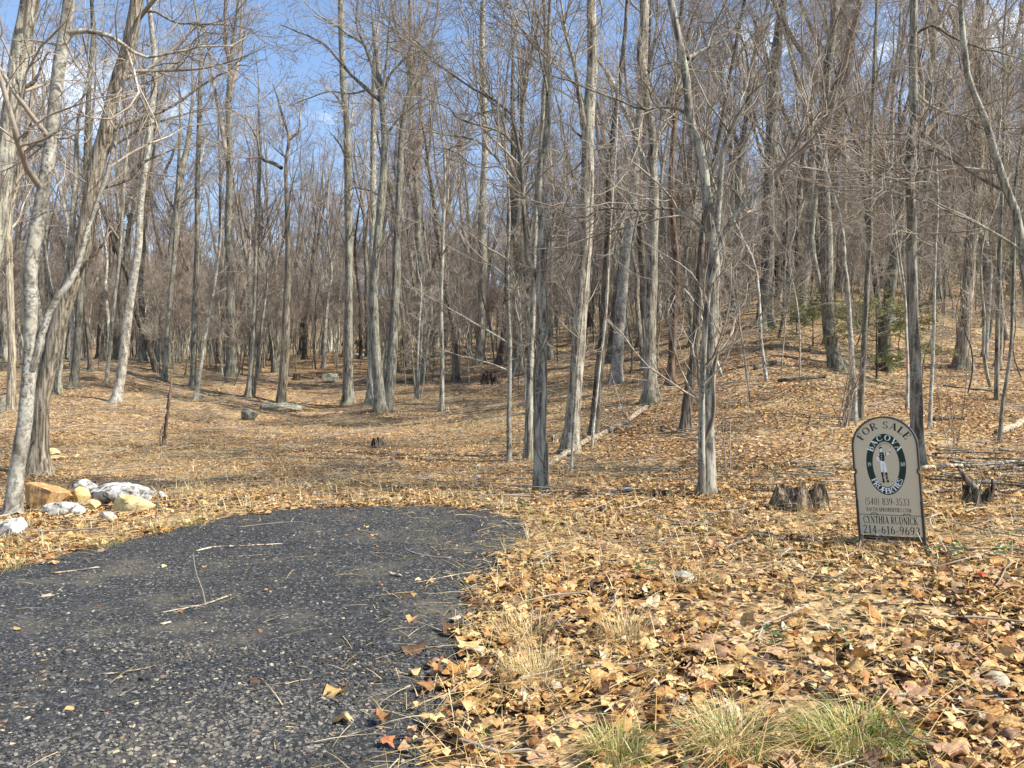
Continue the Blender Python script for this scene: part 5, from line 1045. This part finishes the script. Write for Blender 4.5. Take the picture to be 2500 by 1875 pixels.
def glyph(ch):
    b_, t_ = .025, .975
    if ch == 'F': return .62, ln(.17, 0, .17, 1, TH) + ln(.17, t_, .58, t_, TN) + ln(.17, .52, .46, .52, TN) + sf(.17, b_) + ln(.56, .74, .56, 1, .06) + ln(.46, .42, .46, .62, .05) + ln(.02, t_, .17, t_, .05)
    if ch == 'E': return .66, ln(.17, 0, .17, 1, TH) + ln(.02, t_, .58, t_, TN) + ln(.17, .52, .46, .52, TN) + ln(.02, b_, .62, b_, TN) + ln(.56, .75, .56, 1, .06) + ln(.60, 0, .60, .27, .06) + ln(.46, .42, .46, .62, .05)
    if ch == 'L': return .64, ln(.17, 0, .17, 1, TH) + sf(.17, t_) + ln(.02, b_, .60, b_, TN) + ln(.58, 0, .58, .3, .06)
    if ch == 'O': return .84, ar(.42, .5, .33, .48, 0, 360, .17, .05, 20)
    if ch == '0': return .58, ar(.29, .5, .20, .48, 0, 360, .13, .05, 18)
    if ch == 'D': return .82, ln(.17, 0, .17, 1, TH) + ln(.02, t_, .38, t_, TN) + ln(.02, b_, .38, b_, TN) + ar(.36, .5, .35, .475, -90, 90, .16, .05)
    if ch == 'C': return .76, ar(.43, .5, .34, .48, 42, 318, .16, .05, 16) + ln(.69, .68, .69, .95, .06) + ln(.69, .1, .69, .25, .05)
    if ch == 'R': return .78, ln(.17, 0, .17, 1, TH) + ln(.02, t_, .38, t_, TN) + ln(.17, .5, .38, .5, TN) + ar(.38, .74, .19, .24, -90, 90, .15, .05) + ln(.36, .5, .66, .03, .14) + sf(.17, b_) + ln(.58, b_, .78, b_, .05)
    if ch == 'P': return .66, ln(.17, 0, .17, 1, TH) + ln(.02, t_, .38, t_, TN) + ln(.17, .46, .38, .46, TN) + ar(.37, .72, .2, .26, -90, 90, .15, .05) + sf(.17, b_)
    if ch == 'B': return .72, ln(.17, 0, .17, 1, TH) + ln(.02, t_, .38, t_, TN) + ln(.17, .53, .42, .53, TN) + ln(.02, b_, .40, b_, TN) + ar(.36, .755, .19, .22, -90, 90, .14, .05) + ar(.39, .275, .22, .25, -90, 90, .15, .05)
    if ch == 'S': return .60, ar(.30, .735, .19, .24, 25, 270, .13, .06) + ar(.30, .265, .21, .24, -155, 90, .13, .06) + ln(.50, .72, .50, .95, .05) + ln(.08, .06, .08, .3, .05)
    if ch == 'A': return .82, ln(.12, 0, .42, 1, .06) + ln(.42, 1, .70, 0, TH) + ln(.22, .34, .60, .34, TN) + sf(.12, b_, .12) + sf(.70, b_, .13)
    if ch == 'V': return .82, ln(.10, 1, .41, 0, TH) + ln(.41, 0, .71, 1, .06) + sf(.12, t_, .13) + sf(.71, t_, .11)
    if ch == 'T': return .70, ln(.35, 0, .35, 1, TH) + ln(.03, t_, .67, t_, TN) + ln(.05, .74, .05, 1, .06) + ln(.65, .74, .65, 1, .06) + sf(.35, b_)
    if ch == 'I': return .36, ln(.18, 0, .18, 1, TH) + sf(.18, b_) + sf(.18, t_)
    if ch == 'H': return .84, ln(.17, 0, .17, 1, TH) + ln(.67, 0, .67, 1, TH) + ln(.17, .52, .67, .52, TN) + sf(.17, b_) + sf(.17, t_) + sf(.67, b_) + sf(.67, t_)
    if ch == 'N': return .84, ln(.16, 0, .16, 1, .06) + ln(.14, 1, .68, 0, TH) + ln(.68, 0, .68, 1, .06) + sf(.16, b_, .12) + sf(.14, t_, .12) + sf(.68, t_, .13)
    if ch == 'M': return 1.0, ln(.14, 0, .16, 1, .06) + ln(.17, 1, .48, 0, TH) + ln(.48, 0, .82, 1, .06) + ln(.83, 0, .83, 1, TH) + sf(.14, b_, .12) + sf(.83, b_, .14) + sf(.12, t_, .1) + sf(.87, t_, .1)
    if ch == 'Y': return .78, ln(.10, 1, .39, .48, TH) + ln(.39, .48, .68, 1, .06) + ln(.39, 0, .39, .5, TH) + sf(.39, b_) + sf(.10, t_, .11) + sf(.68, t_, .11)
    if ch == 'U': return .82, ln(.16, .3, .16, 1, TH) + ln(.66, .3, .66, 1, .06) + ar(.41, .3, .25, .28, 180, 360, .12, .06) + sf(.16, t_, .14) + sf(.66, t_, .12)
    if ch == 'K': return .82, ln(.17, 0, .17, 1, TH) + ln(.20, .42, .64, 1, .06) + ln(.34, .58, .70, 0, .15) + sf(.17, b_) + sf(.17, t_) + sf(.66, t_, .12) + sf(.70, b_, .12)
    if ch == '1': return .46, ln(.25, 0, .25, 1, .13) + ln(.08, .82, .25, .98, .06) + sf(.25, b_, .16)
    if ch == '2': return .58, ar(.28, .72, .19, .25, -20, 165, .13, .06) + ln(.45, .64, .09, .08, .08) + ln(.06, .05, .52, .05, .11)
    if ch == '3': return .56, ar(.26, .75, .17, .22, -90, 150, .13, .05) + ar(.26, .28, .20, .25, -150, 90, .13, .05)
    if ch == '4': return .60, ln(.38, 0, .38, 1, .13) + ln(.06, .28, .38, .98, .06) + ln(.04, .28, .56, .28, .07)
    if ch == '5': return .56, ln(.12, .95, .48, .95, .10) + ln(.13, .52, .13, .95, .06) + ar(.25, .30, .21, .27, -150, 110, .13, .05)
    if ch == '6': return .58, ar(.30, .30, .19, .28, 0, 360, .13, .05, 16) + ar(.46, .34, .35, .64, 105, 180, .12, .06)
    if ch == '8': return .58, ar(.29, .75, .17, .22, 0, 360, .12, .05, 16) + ar(.29, .27, .20, .25, 0, 360, .13, .05, 16)
    if ch == '9': return .58, ar(.28, .70, .19, .28, 0, 360, .13, .05, 16) + ar(.12, .66, .35, .64, -75, 0, .12, .06)
    if ch == '(': return .34, ar(.40, .45, .26, .62, 115, 245, .09, .05)
    if ch == ')': return .34, ar(-.06, .45, .26, .62, -65, 65, .09, .05)
    if ch == '-': return .40, ln(.06, .36, .34, .36, .08)
    if ch == '.': return .26, ln(.07, .06, .19, .06, .12)
    return .34, []
def text_w(s_, sp=.06): return sum(glyph(c_)[0] + sp for c_ in s_) - sp
ZOFF = [0]
def quads(out, qs):
    ZOFF[0] += 1
    for i, q in enumerate(qs): out.append((q, (ZOFF[0] % 40) * 4e-6 + (i % 7) * 3e-6))
def flat_text(s_, cx, y0, h, width, out):
    w0 = text_w(s_); k = width / w0; x = cx - width / 2
    for ch in s_:
        w_, qs = glyph(ch); quads(out, [q * np.array([k, h]) + np.array([x, y0]) for q in qs]); x += (w_ + .06) * k
def arc_text(s_, cx, cy, rx, ry, a_mid, h, adv, out, bottom=False):
    """letters on an ellipse (baseline rx, ry); adv = advance scale in metres per unit"""
    tot = text_w(s_) * adv; tab = np.radians(np.linspace(-90, 270, 1441) if not bottom else np.linspace(-270, 90, 1441)); px_, py_ = cx + rx * np.cos(tab), cy + ry * np.sin(tab); arc = np.r_[0, np.cumsum(np.hypot(np.diff(px_), np.diff(py_)))]
    am = np.interp(math.radians(a_mid), tab, arc); x = -tot / 2
    for ch in s_:
        w_, qs = glyph(ch); mid = am + (-(x + w_ * adv / 2) if not bottom else (x + w_ * adv / 2)); a_ = np.interp(mid, arc, tab); bx, by = cx + rx * math.cos(a_), cy + ry * math.sin(a_)
        tx, ty = -rx * math.sin(a_), ry * math.cos(a_); q_ = math.hypot(tx, ty); tx, ty = tx / q_, ty / q_
        ex = np.array([-tx, -ty]) if not bottom else np.array([tx, ty]); ey = np.array([-ex[1], ex[0]])
        quads(out, [np.array([bx, by]) + np.outer((q[:, 0] - w_ / 2) * adv, ex) + np.outer(q[:, 1] * h, ey) for q in qs]); x += (w_ + .06) * adv

SW, SH, YF = .53, 1.03, 0.0      # sign width, height of the panels; local x across, z up from the bottom of the lower plate; front is -y
sign_base = ground_at(2268, 1368)
sg = tag(link('for_sale_sign', None, None), 'beige arched for sale sign in a black iron frame standing in the leaves', 'sign')
def zz(y4): return 1.03 - (y4 - 195) * .000848           # height from a row of the close view
def xx4(x4, y4): return (x4 - (575 + (y4 - 195) * .045)) * .000797   # across, tilt removed
def to_mesh(name, items, m, y0):
    V, Q = [], []
    for q, off in items:
        b_ = len(V); V += [(p[0], y0 - off, p[1]) for p in q]; Q.append(list(range(b_, b_ + len(q))))
    me = bpy.data.meshes.new(name); me.from_pydata(V, [], Q); me.materials.append(m); me.update()
    bm = bmesh.new(); bm.from_mesh(me)
    for f in bm.faces:
        if f.normal.y > 0: f.normal_flip()
    bm.to_mesh(me); bm.free(); return me
def plate(name, outline, y0, y1, m):
    n_ = len(outline); V = [(x, y0, z) for x, z in outline] + [(x, y1, z) for x, z in outline]
    me = bpy.data.meshes.new(name); me.from_pydata(V, [], [list(range(n_)), list(range(2 * n_ - 1, n_ - 1, -1))] + [[i, i + n_, (i + 1) % n_ + n_, (i + 1) % n_] for i in range(n_)]); me.materials.append(m); me.update()
    bm = bmesh.new(); bm.from_mesh(me); bmesh.ops.recalc_face_normals(bm, faces=bm.faces); bm.to_mesh(me); bm.free(); return me
hw = SW / 2; DIV = zz(1202); ARC0 = zz(500)
def arch(hw_, top, bot, notch=.022, ny=None):
    ny = ny or zz(752); o = [(-hw_, bot), (-hw_, ny - notch)] + [(-hw_ + notch * .62 * math.sin(a_), ny - notch * math.cos(a_)) for a_ in np.linspace(.2, math.pi - .2, 7)] + [(-hw_, ny + notch)]
    o += [(hw_ * math.cos(a_), ARC0 + (top - ARC0) * math.sin(a_)) for a_ in np.linspace(math.pi, 0, 41)]
    o += [(hw_, ny + notch)] + [(hw_ - notch * .62 * math.sin(a_), ny + notch * math.cos(a_)) for a_ in np.linspace(.2, math.pi - .2, 7)] + [(hw_, ny - notch), (hw_, bot)]
    return o
link('panel', plate('panel', arch(hw - .006, 1.024, DIV + .0025), -.006, .006, M['sign_beige']), sg)
# lower plate with two finger slots in its upper edge
rid = [(-hw + .012, .0), (hw - .012, .0), (hw - .012, DIV - .0025)]
link('rider_plate', plate('rider_plate', rid + [(-hw + .012, DIV - .0025)], -.008, .004, M['sign_beige']), sg)
for cx_ in (-.125, .14):
    o = [(cx_ + .034 * math.cos(a_), DIV + .001 + .017 * math.sin(a_)) for a_ in np.linspace(0, math.pi, 15)]; i_ = [(cx_ + .026 * math.cos(a_), DIV + .001 + .011 * math.sin(a_)) for a_ in np.linspace(math.pi, 0, 15)]
    items = [(np.array([o[k], o[k + 1], i_[13 - k], i_[14 - k]]), 0) for k in range(14)]; link('slot_rim', to_mesh('slot_rim', items, M['sign_black'], -.0068), sg)
# iron frame: bent bar round the panel, cross bars, two legs
def bar(name, pts_, wx, wy):
    P_ = np.array(pts_, float); T_ = np.gradient(P_, axis=0); N_ = np.c_[-T_[:, 1], T_[:, 0]]; N_ /= np.linalg.norm(N_, axis=1, keepdims=True); a_, b_ = P_ - N_ * wx / 2, P_ + N_ * wx / 2; n_ = len(P_)
    V = [(p[0], -wy / 2, p[1]) for p in a_] + [(p[0], -wy / 2, p[1]) for p in b_] + [(p[0], wy / 2, p[1]) for p in b_] + [(p[0], wy / 2, p[1]) for p in a_]
    Q = [[k * n_ + i, k * n_ + i + 1, ((k + 1) % 4) * n_ + i + 1, ((k + 1) % 4) * n_ + i] for k in range(4) for i in range(n_ - 1)] + [[0, n_, 2 * n_, 3 * n_], [n_ - 1, 4 * n_ - 1, 3 * n_ - 1, 2 * n_ - 1]]
    me = bpy.data.meshes.new(name); me.from_pydata(V, [], Q); me.materials.append(M['iron']); me.update(); bm = bmesh.new(); bm.from_mesh(me); bmesh.ops.recalc_face_normals(bm, faces=bm.faces); bm.to_mesh(me); bm.free(); return me
fo_ = [(-hw + .001, DIV)] + [q for q in arch(hw + .001, 1.032, DIV) if q[1] > DIV + .01] + [(hw - .001, DIV)]
link('frame', bar('frame', fo_, .0135, .030), sg)
link('crossbar', bar('crossbar', [(-hw - .004, -.024), (0, -.024), (hw + .004, -.024)], .034, .024), sg)
link('crossbar', bar('crossbar', [(-hw + .009, DIV - .0), (0, DIV), (hw - .009, DIV)], .0045, .017), sg)
for sx_ in (-1, 1): link('leg', bar('leg', [(sx_ * (hw - .001), DIV - .001), (sx_ * (hw - .001), .3), (sx_ * (hw - .001), -.0), (sx_ * (hw - .001), -.32)], .019, .027), sg)
# lettering
def letter(name, fn, m, y0=-.0063): o = []; fn(o); link(name, to_mesh(name, o, m, y0), sg)
letter('lettering', lambda o: arc_text('FOR SALE', 0, zz(560), .205, .212, 90, .062, .076, o), M['sign_black'])
letter('lettering', lambda o: flat_text('(540) 839-3533', xx4(597, 1065) , zz(1100), .060, .365, o), M['sign_black'])
letter('lettering', lambda o: flat_text('BACOVAPROPERTIES.COM', xx4(612, 1150), zz(1168), .034, .367, o), M['sign_black'])
letter('lettering', lambda o: flat_text('CYNTHIA RUDNICK', xx4(625, 1258), zz(1292), .064, .445, o), M['sign_black'], -.0083)
letter('lettering', lambda o: flat_text('214-616-9693', xx4(632, 1358), zz(1396), .070, .465, o), M['sign_black'], -.0083)
# emblem
EX, EY = 0.003, zz(680); RX, RY, IX, IY = .163, .267, .112, .201
def ring(rx0, ry0, rx1, ry1, n_=72):
    a_ = np.linspace(0, 2 * np.pi, n_ + 1); return [(np.array([(EX + rx0 * math.cos(a_[i]), EY + ry0 * math.sin(a_[i])), (EX + rx0 * math.cos(a_[i + 1]), EY + ry0 * math.sin(a_[i + 1])), (EX + rx1 * math.cos(a_[i + 1]), EY + ry1 * math.sin(a_[i + 1])), (EX + rx1 * math.cos(a_[i]), EY + ry1 * math.sin(a_[i]))]), 0) for i in range(n_)]
link('emblem_ring', to_mesh('emblem_ring', ring(RX, RY, IX, IY), M['sign_green'], -.0064), sg)
link('emblem_line', to_mesh('emblem_line', ring(IX - .0005, IY - .0005, IX - .0035, IY - .0035), M['sign_black'], -.0064), sg)
letter('emblem_lettering', lambda o: arc_text('BACOVA', EX, EY, IX + .006, IY + .010, 90, .050, .060, o), M['sign_white'], -.0068)
letter('emblem_lettering', lambda o: arc_text('PROPERTIES', EX, EY, RX - .007, RY - .012, -90, .048, .0525, o, True), M['sign_white'], -.0068)
letter('emblem_lettering', lambda o: flat_text('19', EX - (RX + IX) / 2, EY - .017, .034, .030, o), M['sign_white'], -.0068)
letter('emblem_lettering', lambda o: flat_text('80', EX + (RX + IX) / 2, EY - .017, .034, .036, o), M['sign_white'], -.0068)
letter('emblem_lettering', lambda o: arc_text('BATH COUNTY. VA', EX, EY, IX - .026, IY - .024, 90, .013, .0105, o), M['sign_black'], -.0066)
def J(*q): return np.array([(EX + (x - 693 - (y - 825) * .055) * .000378, EY - (y - 825) * .000402) for x, y in q])
fig = {'sign_white': [J((575, 475), (612, 475), (614, 530), (606, 560), (584, 556), (570, 520)), J((648, 568), (690, 572), (692, 632), (660, 640)), J((698, 582), (770, 562), (790, 575), (752, 620), (700, 634)), J((776, 500), (796, 494), (802, 545), (780, 548)),
                      J((545, 590), (515, 640), (548, 656), (552, 600)), J((512, 646), (490, 690), (495, 720), (540, 765), (562, 750), (530, 702), (550, 660)), J((565, 742), (662, 752), (690, 830), (716, 960), (710, 1002), (660, 1002), (636, 880), (625, 994), (590, 988), (575, 850)), J((752, 1180), (760, 1184), (796, 1214), (770, 1214))],
       'sign_black': [J((550, 502), (555, 460), (580, 440), (610, 450), (622, 480), (600, 474), (575, 484)), J((676, 570), (700, 574), (698, 636), (678, 632)), J((764, 548), (802, 544), (796, 576), (772, 576)), J((508, 628), (552, 652), (546, 664), (506, 644)), J((585, 995), (636, 995), (640, 1100), (665, 1225), (620, 1230), (600, 1100)), J((664, 1000), (721, 1000), (726, 1120), (750, 1180), (770, 1214), (715, 1222), (690, 1120)), J((556, 1198), (852, 1200), (852, 1205), (556, 1204)),
                      J((632, 800), (638, 800), (640, 880), (630, 900))],
       'sign_green': [J((555, 572), (590, 560), (650, 568), (666, 640), (662, 760), (610, 752), (565, 732), (550, 650))]}
for kk, (mn, yy_) in enumerate((('sign_white', -.0066), ('sign_green', -.0068), ('sign_black', -.0070))): link('emblem_figure', to_mesh('emblem_figure', [(q, 0) for q in fig[mn]], M[mn], yy_), sg)
link('emblem_figure', to_mesh('emblem_figure', [(J((592, 600 + i * 48), (612, 606 + i * 48), (608, 622 + i * 48), (590, 614 + i * 48)), 0) for i in range(3)] + [(J((695, 1070), (710, 1070), (710, 1082), (695, 1082)), 0), (J((715, 1150), (728, 1150), (728, 1164), (715, 1164)), 0), (J((622, 1110), (634, 1110), (634, 1126), (622, 1126)), 0)], M['sign_white'], -.0073), sg)
SD = 6.7; YAW, ROLL = math.radians(-42), math.radians(-4.2)
sc_ = at_depth(2176, 1307, SD); sg.location = sc_
sg.rotation_mode = 'XYZ'; sg.rotation_euler = (Matrix.Rotation(YAW, 4, 'Z') @ Matrix.Rotation(ROLL, 4, 'Y')).to_euler()
